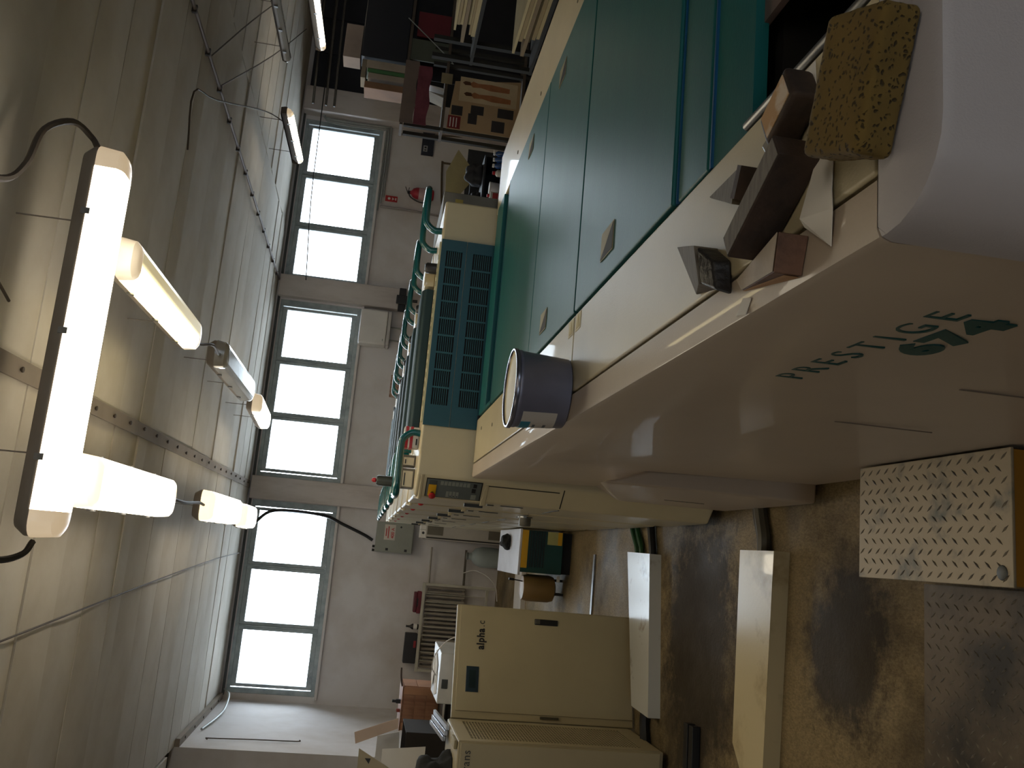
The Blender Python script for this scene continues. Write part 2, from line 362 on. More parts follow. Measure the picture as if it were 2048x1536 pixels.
# flat square grips on the lids; dark triangles paint their recess shade
for (cx, cy, s_) in ((.683, 1.765, .033), (.679, 2.466, .031), (1.491, 2.478, .031), (1.495, 3.016, .031)):
    z = TZ+.0046
    ch = MB().prism([(cx-s_, cy-s_*1.5, z), (cx+s_, cy-s_*1.5, z), (cx+s_, cy+s_*1.5, z), (cx-s_, cy+s_*1.5, z)], (0, 0, .0012)).build('grip_frame', M('grip_rim', (150, 142, 112), .6, .2), dl)
    q = s_-.003; q2 = s_*1.5-.003
    MB().prism([(cx-q, cy-q2, z+.0013), (cx+q, cy-q2, z+.0013), (cx-q, cy+q2, z+.0013)], (0, 0, .0005)).build('painted_pocket', gap, ch)
    MB().prism([(cx+q, cy-q2+.002, z+.0013), (cx+q, cy+q2, z+.0013), (cx-q+.002, cy+q2, z+.0013)], (0, 0, .0005)).build('painted_pocket', MATS['grip_rim'], ch)
# deck studs
for (x_, y_) in ((1.66, 2.35), (1.66, 2.92), (1.66, 3.42), (.50, 3.45), (.53, 3.80)):
    MB().lathe([(.008, 0), (.008, .0015), (.006, .002)], (x_, y_, TZ), 10).build('screw_cap', M('stud', (96, 88, 66), .5), dl)
for k, y_ in enumerate((2.015, 2.09)):                      # triangular warning stickers by the joint
    MB().box(.545, .588, y_-.026, y_+.026, TZ+.0002, TZ+.0008).build('warning_sticker', M('sticker_faded', (206, 192, 138), .6), dl)
    MB().prism([(.551, y_-.018, TZ+.0009), (.583, y_, TZ+.0009), (.551, y_+.018, TZ+.0009)], (0, 0, .0004)).build('warning_sign', M('sticker_sign', (190, 168, 92), .6), dl)
# fairing low on the side
MB().hexa([(.285, 3.125, .03), (.37, 3.12, .03), (.37, 3.98, .03), (.285, 3.98, .03), (.285, 3.125, .875), (.347, 3.12, .69), (.347, 3.98, .68), (.285, 3.98, .56)]).build('side_fairing', flankm, dl, bevel=.012)
MB().obox((.2845, 3.65, .36), (.0012, 0, 0), (0, .002, 0), (0, 0, .09)).build('fairing_slot', black, dl)
PX = 1.02
green = M('lettering_green', (8, 70, 70), .45)
text('lettering', 'PRESTIGE', .070, (.3303, 1.358, 1.008), (0, -1, 0), (0.0, 0, 1), green, dl, bold=-.0008, space=1.55, xs=PX)
text('lettering', '674', .078, (.3318, 1.128, .937), (0, -1, 0), (0, 0, 1), green, dl, bold=.0045, space=1.12, xs=1.5)
for (y_, z0, z1) in ((1.742, .50, .73), (1.332, .58, .73)):
    MB().obox((.3405, y_, (z0+z1)/2), (.0012, 0, 0), (0, .0015, 0), (0, 0, (z1-z0)/2)).build('panel_joint', M('joint_shade', (120, 108, 96), .6), dl)

# ------------------------------------------------------------------ printing towers behind it
PU = .81
def tower():
    y0, y1, zt, zb = 4.05, 4.05+.70, 1.497, .05
    t = thing('printing_tower', 'nearest cream printing tower with two teal slotted guards facing the delivery', 'printing press', (.95, 4.4, 0), 'row of printing towers')
    ring = [(.318, y0, zb), (.225, y0+.093, zb), (.222, y1, zb), (1.66, y1, zb), (1.66, y0, zb)]
    MB().prism(ring, (0, 0, zt-zb)).build('body', cream, t, bevel=.012)
    MB().prism([(.40, y1, .1), (1.6, y1, .1), (1.6, y1+.09, .1), (.40, y1+.09, .1)], (0, 0, 1.3)).build('link_body', M('tower_link', (120, 112, 92), .6), t)
    # control panel on the chamfered corner
    c = Vector((.2715, y0+.0465, 0)); tg = Vector((-.707, .707, 0)); nn = Vector((-.707, -.707, 0)); uz = Vector((0, 0, 1))
    cp = MB().obox(c+uz*1.318+nn*.002, tg*.052, nn*.003, uz*.126).build('control_panel', M('panel_grey', (92, 98, 96), .5), t, bevel=.002)
    MB().obox(c+uz*1.318+nn*.0005, tg*.056, nn*.0012, uz*.131).build('panel_rim', black, t)
    def pl(u, z, wu, hz, mat, name, d=.0065): return MB().obox(c+tg*u+uz*z+nn*d, tg*wu, nn*.0012, uz*hz).build(name, mat, cp)
    pl(.012, 1.418, .034, .018, yellow, 'stop_plate'); pl(-.037, 1.418, .012, .018, M('panel_mid', (70, 76, 76), .5), 'display')
    for r_ in range(2):
        for q in range(4): pl(-.037, 1.376-(r_*4+q)*.0175, .011, .007, M('key_pale', (134, 138, 130), .5), 'key')
    for q in range(4): pl(.027, 1.345-q*.0155, .017, .006, MATS['key_pale'], 'key')
    for q in range(3): MB().lathe([(.004, 0), (.003, .004)], c+tg*.036+uz*(1.33-q*.0155)+nn*.0085, 8, 'y').build('button', black, cp)
    pl(-.006, 1.225, .011, .009, black, 'switch'); pl(-.036, 1.222, .010, .008, black, 'switch'); pl(.032, 1.222, .014, .012, MATS['key_pale'], 'label_plate')
    a = c+tg*.026+uz*1.416
    MB().tube([a+nn*.008, a+nn*.024], .007, 8).build('stop_stem', black, cp)
    MB().tube([a+nn*.022, a+nn*.028, a+nn*.034, a+nn*.038], [.013, .0165, .0155, .009], 12).build('stop_button', red, cp, smooth=True)
    # shelf-like hoods above and below the panel
    MB().hexa([(.322, y0-.004, 1.462), (.216, y0+.096, 1.462), (.222, y0+.16, 1.462), (.335, y0+.02, 1.462), (.322, y0-.004, 1.476), (.214, y0+.094, 1.476), (.222, y0+.16, 1.497), (.335, y0+.02, 1.497)]).build('panel_hood', cream, t, bevel=.003)
    MB().hexa([(.300, y0+.012, 1.158), (.212, y0+.100, 1.158), (.222, y0+.14, 1.158), (.31, y0+.03, 1.158), (.300, y0+.012, 1.172), (.208, y0+.102, 1.186), (.222, y0+.14, 1.172), (.31, y0+.03, 1.172)]).build('panel_sill', cream, t, bevel=.003)
    # side door joint, its badge, lock and grip
    MB().obox((.3, y0+.0175, .99), tg*.0022, nn*.0016, (0, 0, .17)).build('door_joint', gap, t)
    MB().obox(c+uz*.80, tg*.058, nn*.0012, (0, 0, .0025)).build('door_joint', gap, t)
    MB().obox((.2225, y0+.30, .80), (.0012, 0, 0), (0, .20, 0), (0, 0, .0025)).build('door_joint', gap, t)
    MB().obox((.2215, y0+.17, 1.02), (.0015, 0, 0), (0, .011, 0), (0, 0, .055)).build('badge', M('badge_dark', (46, 44, 40), .5), t)
    MB().obox((.2215, y0+.20, 1.12), (.0015, 0, 0), (0, .012, 0), (0, 0, .016)).build('lock', black, t)
    MB().obox((.214, y0+.22, 1.20), (.008, 0, 0), (0, .012, 0), (0, 0, .045)).build('side_lever', M('lever_dark', (40, 42, 42), .5), t)
    # teal guards on the front face
    for (z0, z1, g0, g1, nb) in ((1.374, 1.496, 1.392, 1.470, 8), (1.20, 1.371, 1.250, 1.340, 9)):
        fr_ = MB().box(.552, .65, y0-.012, y0+.0, z0, z1).box(1.402, 1.458, y0-.012, y0, z0, z1).box(.65, 1.402, y0-.012, y0, z0, g0).box(.65, 1.402, y0-.012, y0, g1, z1)
        gd = fr_.build('guard', tealunit, t)
        MB().box(.65, 1.402, y0-.0025, y0-.0015, g0, g1).build('guard_backing', gap, gd)
        bars = MB()
        for k in range(1, 9): bars.box(.65+k*.752/9-.004, .65+k*.752/9+.004, y0-.0115, y0-.006, g0, g1)
        for k in range(1, nb): bars.box(.65, 1.402, y0-.010, y0-.006, g0+(g1-g0)*k/nb-.0016, g0+(g1-g0)*k/nb+.0016)
        bars.build('guard_bars', M('guard_bar', (36, 92, 100), .45), gd, kind='stuff')
    MB().box(.58, .62, y0-.0135, y0-.0121, 1.206, 1.246).build('grip_recess', black, t)
    # slanted slots along the top front edge
    tops = MB().box(.57, 1.45, y0+.012, y0+.07, 1.4975, 1.504).build('slot_strip', M('strip_pale', (205, 200, 160), .5), t)
    sl = MB()
    for k in range(17):
        x_ = .64+k*.045; sl.prism([(x_, y0+.016, 1.5042), (x_+.026, y0+.016, 1.5042), (x_+.040, y0+.064, 1.5042), (x_+.014, y0+.064, 1.5042)], (0, 0, .0006))
    sl.build('slots', M('slot_shade', (120, 118, 88), .6), tops, kind='stuff')
    # teal roof cover with its pale front edge
    rc = MB().prism([(.56, y0+.26, 1.497), (.56, y0+.26, 1.535), (.56, y0+.30, 1.555), (.56, y0+.56, 1.555), (.56, y0+.62, 1.497)], (.72, 0, 0)).build('roof_cover', M('cover_teal', (8, 46, 54), .65), t, bevel=.006)
    MB().tube([(.57, y0+.285, 1.552), (1.27, y0+.285, 1.552)], .0018, 6).build('cover_edge', M('cover_edge', (90, 118, 134), .4, .3), rc)
    MB().box(1.30, 1.42, y0+.28, y0+.52, 1.497, 1.55).build('gear_cover', cream, t, bevel=.006)
    MB().lathe([(.028, 0), (.028, .05), (.02, .06)], (1.37, y0+.2, 1.497), 12).build('knob', M('knob_dark', (40, 40, 42), .4), t, smooth=True)
    # hand rails
    z = 1.580
    for xs, xo in ((.522, .232), (1.535, 1.765)):
        s = 1 if xo > xs else -1
        p = [(xs, y0+.10, 1.495), (xs, y0+.10, 1.535), (xs+s*.03, y0+.10, z-.008), (xs+s*.075, y0+.10, z), (xo-s*.06, y0+.10, z), (xo-s*.02, y0+.115, z), (xo, y0+.16, z), (xo, y0+.34, z), (xo-s*.02, y0+.385, z), (xo-s*.06, y0+.40, z), (xs+s*.075, y0+.40, z), (xs+s*.03, y0+.40, z-.008), (xs, y0+.40, 1.535), (xs, y0+.40, 1.495)]
        MB().tube(smoothpath(p, 5), .0165, 10).build('hand_rail', M('rail_teal', (14, 88, 92), .25, coat=.4), t, smooth=True)
    return t
T1 = tower()
ordn = ('', 'second', 'third', 'fourth', 'fifth', 'sixth', 'last and farthest')
for k in range(1, 7):
    dup(T1, (0, PU*k, 0), '%s cream printing tower counted from the delivery, with teal hand rails' % ordn[k])
# short stub on the first tower's side only
hs = thing('hose_coupling', 'short grey hose coupling sticking out of the second tower low on its side', 'coupling', (.20, 4.95, .86))
MB().lathe([(.034, 0), (.034, -.05), (.030, -.055)], (.2185, 5.05, .80), 14, 'x').build('sleeve', M('coupling_grey', (96, 92, 80), .5), hs, smooth=True)
MB().lathe([(.042, 0), (.042, -.008)], (.2185, 5.05, .80), 14, 'x').build('flange', steel, hs)

# things standing on the first tower
ct = thing('carton', 'small white carton with red stripes under the nearest teal rail', 'carton', (.505, 4.24, 1.497))
MB().box(.455, .555, 4.20, 4.28, 1.498, 1.57).build('box', paper, ct, bevel=.002)
for z in (1.535, 1.557): MB().box(.453, .557, 4.1985, 4.2815, z-.008, z+.006).build('stripe', red, ct)
MB().box(.47, .50, 4.1980, 4.1992, 1.505, 1.512).build('print_mark', black, ct)
for nme, x0, x1, y0, z1, lab in (('a', .375, .43, 4.30, 1.562, 'grey terminal box with a half sized white label, right of its twin'), ('b', .268, .362, 4.27, 1.56, 'grey terminal box with a wide cream label at the tower corner')):
    tb = thing('terminal_box', lab, 'box', ((x0+x1)/2, y0+.05, 1.497))
    MB().box(x0, x1, y0, y0+.10, 1.498, z1).build('housing', M('terminal_grey', (112, 106, 96), .6), tb, bevel=.003)
    MB().box(x0+.006, x1-.012, y0-.0012, y0-.0002, 1.506, z1-.006).build('label_plate', M('label_cream', (205, 196, 172), .7), tb)
    MB().box(x0+.012, x1-.022, y0-.0022, y0-.0013, z1-.018, z1-.013).build('print_line', black, tb)
cn = thing('ink_canister', 'dark upright canister with a small red cap behind the nearest rail', 'canister', (.315, 4.62, 1.497))
MB().lathe([(.026, 0), (.027, .01), (.027, .165), (.022, .175)], (.315, 4.62, 1.498), 16).build('body', M('canister', (66, 70, 66), .4, .4), cn, smooth=True)
MB().lathe([(.006, 0), (.012, .006), (.012, .018), (.005, .026)], (.315, 4.62, 1.672), 10).build('cap', red, cn, smooth=True)
gc = thing('side_cabinet', 'low grey cabinet with a small yellow plate right of the nearest tower', 'cabinet', (1.78, 4.5, 0))
MB().box(1.665, 1.79, 4.25, 4.9, 1.2, 1.50).build('body', M('cab_grey', (118, 114, 104), .6), gc, bevel=.004)
MB().box(1.70, 1.755, 4.2485, 4.2495, 1.40, 1.44).build('plate', M('plate_yellow', (170, 150, 70), .6), gc)
MB().box(1.715, 1.735, 4.2472, 4.2483, 1.41, 1.43).build('knob', black, gc)
MB().box(1.672, 1.785, 4.30, 4.85, .0, 1.2).build('base', gap, gc)

# ------------------------------------------------------------------ fluorescent fittings
hous = M('lamp_housing', (150, 140, 130), .5, var=.1)
capm = EM('lamp_cap', (1.0, .74, .46), .26); capm2 = EM('lamp_cap_bright', (1.0, .80, .50), .9)  # weak glow stands in for tube light shining through the caps
lit = EM('lamp_diffuser', (1.0, .88, .68), LAMP)
unlit = M('diffuser_grey', (176, 172, 164), .15, var=.06, coat=.5)
def half_lit():
    """diffuser with only one of its two tubes burning: bright along one side"""
    if 'lamp_half' in MATS: return MATS['lamp_half']
    m = EM('lamp_half', (1.0, .82, .42), 1.0); nt = m.node_tree
    tc = nt.nodes.new('ShaderNodeTexCoord'); sx = nt.nodes.new('ShaderNodeSeparateXYZ'); r = nt.nodes.new('ShaderNodeMapRange')
    nt.links.new(tc.outputs['Object'], sx.inputs[0]); nt.links.new(sx.outputs['X'], r.inputs[0])
    r.inputs[1].default_value = -.075; r.inputs[2].default_value = .012; r.inputs[3].default_value = LAMP; r.inputs[4].default_value = .24
    r.interpolation_type = 'SMOOTHSTEP'
    nt.links.new(r.outputs[0], nt.nodes['Principled BSDF'].inputs['Emission Strength']); return m
def stadium(c, ax, ay, hl, hw, rad, z, only=None, n=5):
    """rounded rectangle ring; only = 'mid', or +1 / -1 for one rounded end"""
    out = []
    for sx, sy in ((1, -1), (1, 1), (-1, 1), (-1, -1)):
        for k in range(n+1):
            a = math.pi/2*k/n; u0, v0 = math.cos(a), math.sin(a)
            if (sx, sy) in ((1, -1), (-1, 1)): u0, v0 = v0, u0
            out.append((sx*(hl-rad+rad*u0), sy*(hw-rad+rad*v0)))
    return [c+ax*u+ay*v+Vector((0, 0, z)) for u, v in out]
def loft(mb, rings):
    n = len(rings[0]); o = len(mb.v)
    for r in rings: mb.v += [Vector(p) for p in r]
    for i in range(len(rings)-1):
        for k in range(n): mb.f.append((o+i*n+k, o+i*n+(k+1) % n, o+(i+1)*n+(k+1) % n, o+(i+1)*n+k))
    mb.f += [tuple(range(o+n-1, o-1, -1)), tuple(range(o+(len(rings)-1)*n, o+len(rings)*n))]
    return mb
def lamp(label, p0, p1, wd, mode='lit', top=.055, hgt=.085, hm=None, hang=True):
    p0, p1 = Vector(p0), Vector(p1); c = (p0+p1)/2; ax = (p1-p0).normalized(); ay = Vector((0, 0, 1)).cross(ax); hl = (p1-p0).length/2; hw = wd/2
    t = thing('fluorescent_lamp', label, 'ceiling lamp', c, 'fluorescent lamps under the ceiling')
    hm = hm or hous
    loft(MB(), [stadium(c, ax, ay, hl-.004, hw-.006, .06, hgt), stadium(c, ax, ay, hl-.004, hw-.006, .06, hgt+.02), stadium(c, ax, ay, hl-.03, hw-.03, .04, hgt+top)]).build('housing', hm, t, smooth=True)
    dm = {'lit': lit, 'half': half_lit(), 'off': unlit}[mode]
    e = .10                                               # length of each end cap beyond the bright part
    def blk(a0, a1):                                      # straight stretch of the trough-shaped cover
        cc = c+ax*((a0+a1)/2); q = (a1-a0)/2
        return loft(MB(), [[cc+ax*u+ay*v+Vector((0, 0, z)) for u, v in ((q, -h), (q, h), (-q, h), (-q, -h))] for z, h in ((hgt, hw-.004), (.022, hw-.012), (.006, hw-.028), (0, hw-.05))])
    if mode == 'lit' or mode == 'half':
        o = blk(-hl+e, hl-e).build('diffuser', dm, t)
        if mode == 'half': o.data.transform(Matrix.Identity(4))
    else: blk(-hl+e, hl-e).build('diffuser', dm, t)
    for s in (1, -1):
        mb = MB(); rr = []
        for z, h, dl_ in ((hgt, hw-.004, 0), (.022, hw-.012, .008), (.006, hw-.028, .026), (0, hw-.05, .05)):
            q = []
            L0, L1 = hl-e+.001, hl-dl_; rad = min(.06, h*.9)
            q += [(L0, -h), (L1-rad, -h)]
            for k in range(1, 6):
                a = math.pi/2*k/5; q.append((L1-rad+rad*math.sin(a), -h+rad-rad*math.cos(a)))
            for k in range(0, 5):
                a = math.pi/2*k/5; q.append((L1-rad+rad*math.cos(a), h-rad+rad*math.sin(a)))
            q += [(L1-rad, h), (L0, h)]
            rr.append([c+ax*(u*s)+ay*v+Vector((0, 0, z)) for u, v in q])
        loft(mb, rr).build('end_cap', (capm2 if wd > .22 else capm) if mode != 'off' else unlit, t, smooth=True)
    for s in (-.62, 0, .62):
        for sd in (1, -1): MB().obox(c+ax*hl*s+ay*sd*(hw+.001)+Vector((0, 0, hgt)), ax*.012, ay*.004, (0, 0, .016)).build('clip', steel, t)
    if hang:
        for s in (-.6, .6):
            MB().tube([c+ax*hl*s+Vector((0, 0, hgt+top-.01)), c+ax*hl*s+Vector((0, 0, CZ-.012-p0.z))], .003, 6).build('hanger', hm, t)
    return t
lamp('big glowing fluorescent lamp hung crosswise nearest the camera', (-.09, 3.47, 2.78), (1.42, 3.47, 2.78), .19, hgt=.10)
lamp('half lit yellow fluorescent lamp at the near end of the right hand row', (1.115, 5.42, 2.80), (1.115, 3.83, 2.80), .19, 'half')
lamp('unlit grey fluorescent lamp between two glowing ones in the right hand row', (1.21, 6.30, 2.80), (1.21, 7.95, 2.80), .21, 'off')
lamp('small glowing lamp at the far end of the right hand row before the middle window', (1.20, 8.45, 2.80), (1.13, 9.4, 2.80), .19)
lamp('broad glowing lamp behind the big crosswise one, first of the left hand row', (.145, 3.80, 2.80), (.145, 5.42, 2.80), .23)
lamp('glowing yellowish lamp in the middle of the left hand row', (.155, 6.62, 2.80), (.155, 8.22, 2.80), .23)
lamp('glowing lamp end at the far end of the left hand row before the left window', (.14, 8.50, 2.80), (.135, 9.38, 2.80), .23)
lamp('narrow glowing lamp over the right hand rack before the dark wall', (5.30, 7.7, 2.78), (5.30, 9.16, 2.74), .075, top=.06, hgt=.05, hang=False)
lamp('narrow glowing lamp with brown top at the corner of the right window', (3.90, 7.90, 2.825), (3.90, 9.06, 2.80), .07, top=.06, hgt=.05, hm=M('lamp_brown', (92, 80, 70), .6))
lamp('added lamp hung crosswise behind the camera, out of view', (-.09, -.9, 2.78), (1.42, -.9, 2.78), .19, hgt=.10)  # unseen lamps, added to light the near side of the hall
lamp('added lamp hung crosswise far behind the camera, out of view', (-.09, -4.2, 2.78), (1.42, -4.2, 2.78), .19, hgt=.10)
lamp('added lamp over the left aisle beside the nearest cable cover, out of view', (-2.7, 2.6, 2.80), (-2.7, 4.2, 2.80), .23)  # unseen left aisle lamps, added to light the floor and covers
lamp('added lamp over the left aisle behind the camera, out of view', (-2.7, -1.4, 2.80), (-2.7, .2, 2.80), .23)
lamp('thin unlit grey tube lamp under the ceiling near the right edge', (4.20, 6.45, 2.86), (4.20, 7.54, 2.845), .085, 'off', top=.04, hgt=.035)

def cord(name, label, pts, r, mat, n=6, cat='cable', group=None, k=5):
    o = MB().tube(smoothpath(pts, k), r, n).build(name, mat, smooth=True); return setp(o, label, cat, group)
cord('lamp_cable', 'thick grey cable curving from the right end of the big crosswise lamp to the ceiling', [(1.428, 3.47, 2.91), (1.48, 3.50, 2.95), (1.50, 3.42, 3.00), (1.40, 3.30, 3.05), (1.24, 3.24, 3.06), (1.14, 3.16, 3.08), (1.10, 3.02, 3.12), (1.09, 2.9, 3.16)], .013, cable)
cord('lamp_cable', 'short black cable drooping from the left end of the big crosswise lamp', [(-.104, 3.47, 2.88), (-.15, 3.42, 2.89), (-.17, 3.30, 2.93), (-.13, 3.17, 3.0), (-.05, 3.05, 3.1)], .012, black)
cord('lamp_cable', 'grey cable joining the half lit lamp to the unlit lamp behind it', [(1.13, 5.42, 2.84), (1.12, 5.62, 2.86), (1.17, 5.85, 2.82), (1.17, 6.12, 2.83), (1.20, 6.30, 2.85)], .010, cable)
cord('lamp_cable', 'grey cable joining the first two lamps of the left hand row', [(.15, 5.42, 2.85), (.14, 5.8, 2.83), (.16, 6.3, 2.84), (.155, 6.62, 2.86)], .010, cable)
cord('ceiling_wire', 'frayed brown wire hanging along the ceiling over the big lamp', [(1.10, 2.95, 3.14), (.98, 3.0, 3.12), (.86, 3.16, 3.11), (.80, 3.3, 3.10), (.76, 3.42, 3.10)], .006, MATS['rust_bolt'])
cord('ceiling_wire', 'short wire loop beside the left end of the big lamp', [(.22, 2.9, 3.14), (.27, 3.05, 3.13), (.30, 3.22, 3.12), (.31, 3.33, 3.12), (.29, 3.30, 3.12)], .004, MATS['rust_bolt'])
fs = thing('ceiling_hook', 'dark metal hook plate on the ceiling left of the big lamp', 'hook', (.17, 3.1, 3.15))
MB().lathe([(.03, 0), (.03, .02)], (.165, 3.02, CZ-.03), 12).build('plate', black, fs)
MB().tube([(.16, 3.03, CZ-.03), (.13, 3.12, CZ-.05), (.14, 3.22, CZ-.05)], .008, 6).build('arm', black, fs)

cd = thing('ceiling_conduit', 'long grey conduit clipped along the ceiling from the near right to the window wall', 'conduit', (3.2, 7.5, CZ-.02))
MB().tube([(3.235, 4.6, CZ-.022), (3.17, 11.1, CZ-.026)], .013, 8).build('tube', M('conduit_dull', (112, 100, 96), .6), cd, smooth=True)
for k in range(12):
    yy = 5.35+k*.5; MB().obox((3.227-(yy-5.3)*.0098, yy, CZ-.02), (.026, 0, 0), (0, .010, 0), (0, 0, .016)).build('clamp', M('clamp_dark', (52, 46, 42), .6), cd)
cord('ceiling_wire', 'thin brown wire strung from the conduit to the right, nearer of two', [(3.22, 5.9, 3.14), (4.2, 7.0, 3.13), (5.2, 8.2, 3.14)], .005, MATS['rust_bolt'], k=3)
cord('ceiling_wire', 'thin brown wire strung from the conduit to the right, farther of two', [(3.21, 6.3, 3.14), (4.6, 8.2, 3.12), (6.2, 10.3, 3.14)], .005, MATS['rust_bolt'], k=3)
cord('ceiling_wire', 'brown wire crossing the ceiling to the lamp with the brown top', [(2.44, 5.74, 3.15), (2.82, 5.66, 3.15), (3.05, 6.2, 3.12), (3.9, 8.0, 3.08), (3.95, 8.3, 2.92)], .006, MATS['rust_bolt'], k=4)
cord('ceiling_wire', 'thin dark wire along the left ceiling to the left window', [(-.55, 4.0, 3.155), (-.40, 7.0, 3.15), (-.30, 9.4, 3.145), (-.26, 11.0, 3.13)], .005, MATS['rust_bolt'], k=3)
cord('slack_cord', 'dark cord hanging slack across the right window to the dark wall', [(7.05, 10.9, 2.90), (5.24, 10.9, 2.883), (4.2, 10.9, 2.866), (3.145, 10.9, 2.793)], .007, black, k=3)
hk = thing('wire_hook', 'thin rusty wire hook hanging on the white corner wall at the left', 'hook', (-1.945, 9.08, 2.9))
MB().tube(smoothpath([(-1.935, 9.0, 2.93), (-1.93, 9.03, 2.945), (-1.935, 9.05, 2.90), (-1.935, 9.09, 2.5), (-1.935, 9.11, 2.12), (-1.93, 9.14, 2.09)], 4), .006, 6).build('wire', MATS['rust_bolt'], hk)
cord('corner_cable', 'pale cable looping from the ceiling corner beside the left window', [(-1.82, 11.08, 3.10), (-1.85, 10.9, 3.02), (-1.9, 10.4, 2.98), (-1.92, 10.0, 2.99), (-1.93, 9.4, 3.05)], .012, galv)
cord('window_hose', 'black bent hose in the upper corner of the left window beside the pier', [(.10, 11.02, 3.02), (.25, 11.02, 2.86), (.285, 11.03, 2.6), (.26, 11.03, 2.2), (.18, 11.04, 1.98), (.08, 11.04, 1.72), (.02, 11.05, 1.60)], .02, black)

# ------------------------------------------------------------------ on the delivery: ink tin, sponge, wedges, papers
tin = thing('ink_tin', 'blue grey metal ink tin with cream lid and paper label on the delivery', 'tin', (.40, 2.10, TZ))
TC = (.40, 2.10, TZ+.001)
tinm = M('tin_blue', (116, 118, 138), .36, .3, var=.08, scale=8)
MB().lathe([(.082, 0), (.086, .003), (.0865, .008), (.094, .118), (.0955, .120), (.096, .126), (.0945, .129)], TC, 48).build('tin_body', tinm, tin, smooth=True)
MB().lathe([(.0955, .1295), (.099, .131), (.099, .1385), (.097, .141), (.0935, .141), (.092, .137)], TC, 48, cap=False).build('rim', M('tin_rim', (128, 128, 138), .25, .8), tin, smooth=True)
MB().lathe([(.0928, .1342), (.092, .1365), (.001, .1375)], TC, 48).build('tin_lid', M('tin_lid', (210, 194, 140), .55, var=.05), tin, smooth=True)
def patch(a0, a1, z0, z1, off):                            # a label wrapped on the tin
    mb = MB(); n = 14; vs = []
    for i in range(n+1):
        a = math.radians(a0+(a1-a0)*i/n)
        for z in (z0, z1):
            for d in (off, off+.0006):
                r = .0865+(z-.008)/.11*.0075+d; vs.append((TC[0]+r*math.cos(a), TC[1]+r*math.sin(a), TC[2]+z))
    fs = []
    for i in range(n):
        b = i*4; fs += [(b+1, b+5, b+7, b+3), (b, b+2, b+6, b+4), (b+2, b+3, b+7, b+6), (b, b+4, b+5, b+1)]
    fs += [(0, 1, 3, 2), (n*4, n*4+2, n*4+3, n*4+1)]
    return mb.add(vs, fs)
lb = patch(150, 226, .028, .112, .0004).build('label', M('tin_label', (196, 190, 184), .6), tin)
patch(150, 205, .088, .112, .0012).build('label_block', M('tin_label_blue', (40, 130, 156), .5), lb)
for z in (.078, .052): patch(184, 196, z-.004, z+.003, .0012).build('print_line', M('tin_print', (90, 96, 104), .6), lb)

def sponge():
    me = bpy.data.meshes.new('sponge'); bm = bmesh.new(); bmesh.ops.create_cube(bm, size=2)
    bmesh.ops.subdivide_edges(bm, edges=bm.edges[:], cuts=22, use_grid_fill=True)
    from mathutils import noise
    H_, r_ = Vector((.069, .0455, .0212)), .008
    for v in bm.verts:
        p = Vector((v.co.x*H_.x, v.co.y*H_.y, v.co.z*H_.z)); q = Vector([max(-H_[i]+r_, min(H_[i]-r_, p[i])) for i in range(3)])
        d_ = p-q; v.co = q+(d_.normalized()*r_ if d_.length > 1e-6 else d_)
        v.co += v.co.normalized()*(.0012*noise.noise(v.co*45)+.0006*noise.noise(v.co*160))
    bm.to_mesh(me); bm.free(); me.polygons.foreach_set('use_smooth', [True]*len(me.polygons))
    o = bpy.data.objects.new('sponge', me); C.objects.link(o)
    rot = Matrix.Rotation(math.radians(-21), 3, 'Z') @ Matrix.Rotation(math.radians(8), 3, 'X')
    o.rotation_euler = rot.to_euler(); o.location = Vector((.459, .683, TZ+.0012)) + rot @ Vector((0, .0445, .0214))
    wd = MB().hexa([(.44, .755, TZ+.001), (.50, .732, TZ+.001), (.511, .762, TZ+.001), (.451, .785, TZ+.001), (.44, .755, TZ+.006), (.50, .732, TZ+.006), (.509, .758, TZ+.009), (.449, .781, TZ+.009)]).build('wooden_wedge', M('wedge_grey', (112, 104, 92), .8))
    setp(wd, 'small grey wedge tucked under the raised far side of the sponge', 'wedge')
    m = M('sponge_foam', (104, 84, 38), .95, scale=14, var=.12, bump=.3, bscale=300); nt = m.node_tree; b = nt.nodes['Principled BSDF']
    tc = nt.nodes.new('ShaderNodeTexCoord'); vo = nt.nodes.new('ShaderNodeTexVoronoi'); vo.inputs['Scale'].default_value = 165; vo.inputs['Randomness'].default_value = 1
    n = nt.nodes.new('ShaderNodeTexNoise'); n.inputs['Scale'].default_value = 90
    mixv = nt.nodes.new('ShaderNodeMix'); mixv.data_type = 'RGBA'; mixv.inputs[0].default_value = .012
    nt.links.new(tc.outputs['Object'], n.inputs[0]); nt.links.new(tc.outputs['Object'], mixv.inputs[6]); nt.links.new(n.outputs[1], mixv.inputs[7]); nt.links.new(mixv.outputs[2], vo.inputs['Vector'])
    r = nt.nodes.new('ShaderNodeValToRGB'); r.color_ramp.elements[0].position = .16; r.color_ramp.elements[1].position = .34
    r.color_ramp.elements[0].color = (.18, .18, .18, 1); nt.links.new(vo.outputs['Distance'], r.inputs[0])
    mul = nt.nodes.new('ShaderNodeMix'); mul.data_type = 'RGBA'; mul.blend_type = 'MULTIPLY'; mul.inputs[0].default_value = .85
    src = b.inputs['Base Color'].links[0].from_socket
    nt.links.new(src, mul.inputs[6]); nt.links.new(r.outputs[0], mul.inputs[7]); nt.links.new(mul.outputs[2], b.inputs['Base Color'])
    bp = nt.nodes.new('ShaderNodeBump'); bp.inputs['Strength'].default_value = .9; bp.inputs['Distance'].default_value = .004
    nt.links.new(r.outputs[0], bp.inputs['Height']); nt.links.new(bp.outputs[0], b.inputs['Normal'])
    me.materials.append(m)
    return setp(o, 'large brown porous sponge on the near corner of the delivery', 'sponge')
sponge()
MATS.pop('wedge_grey', None)
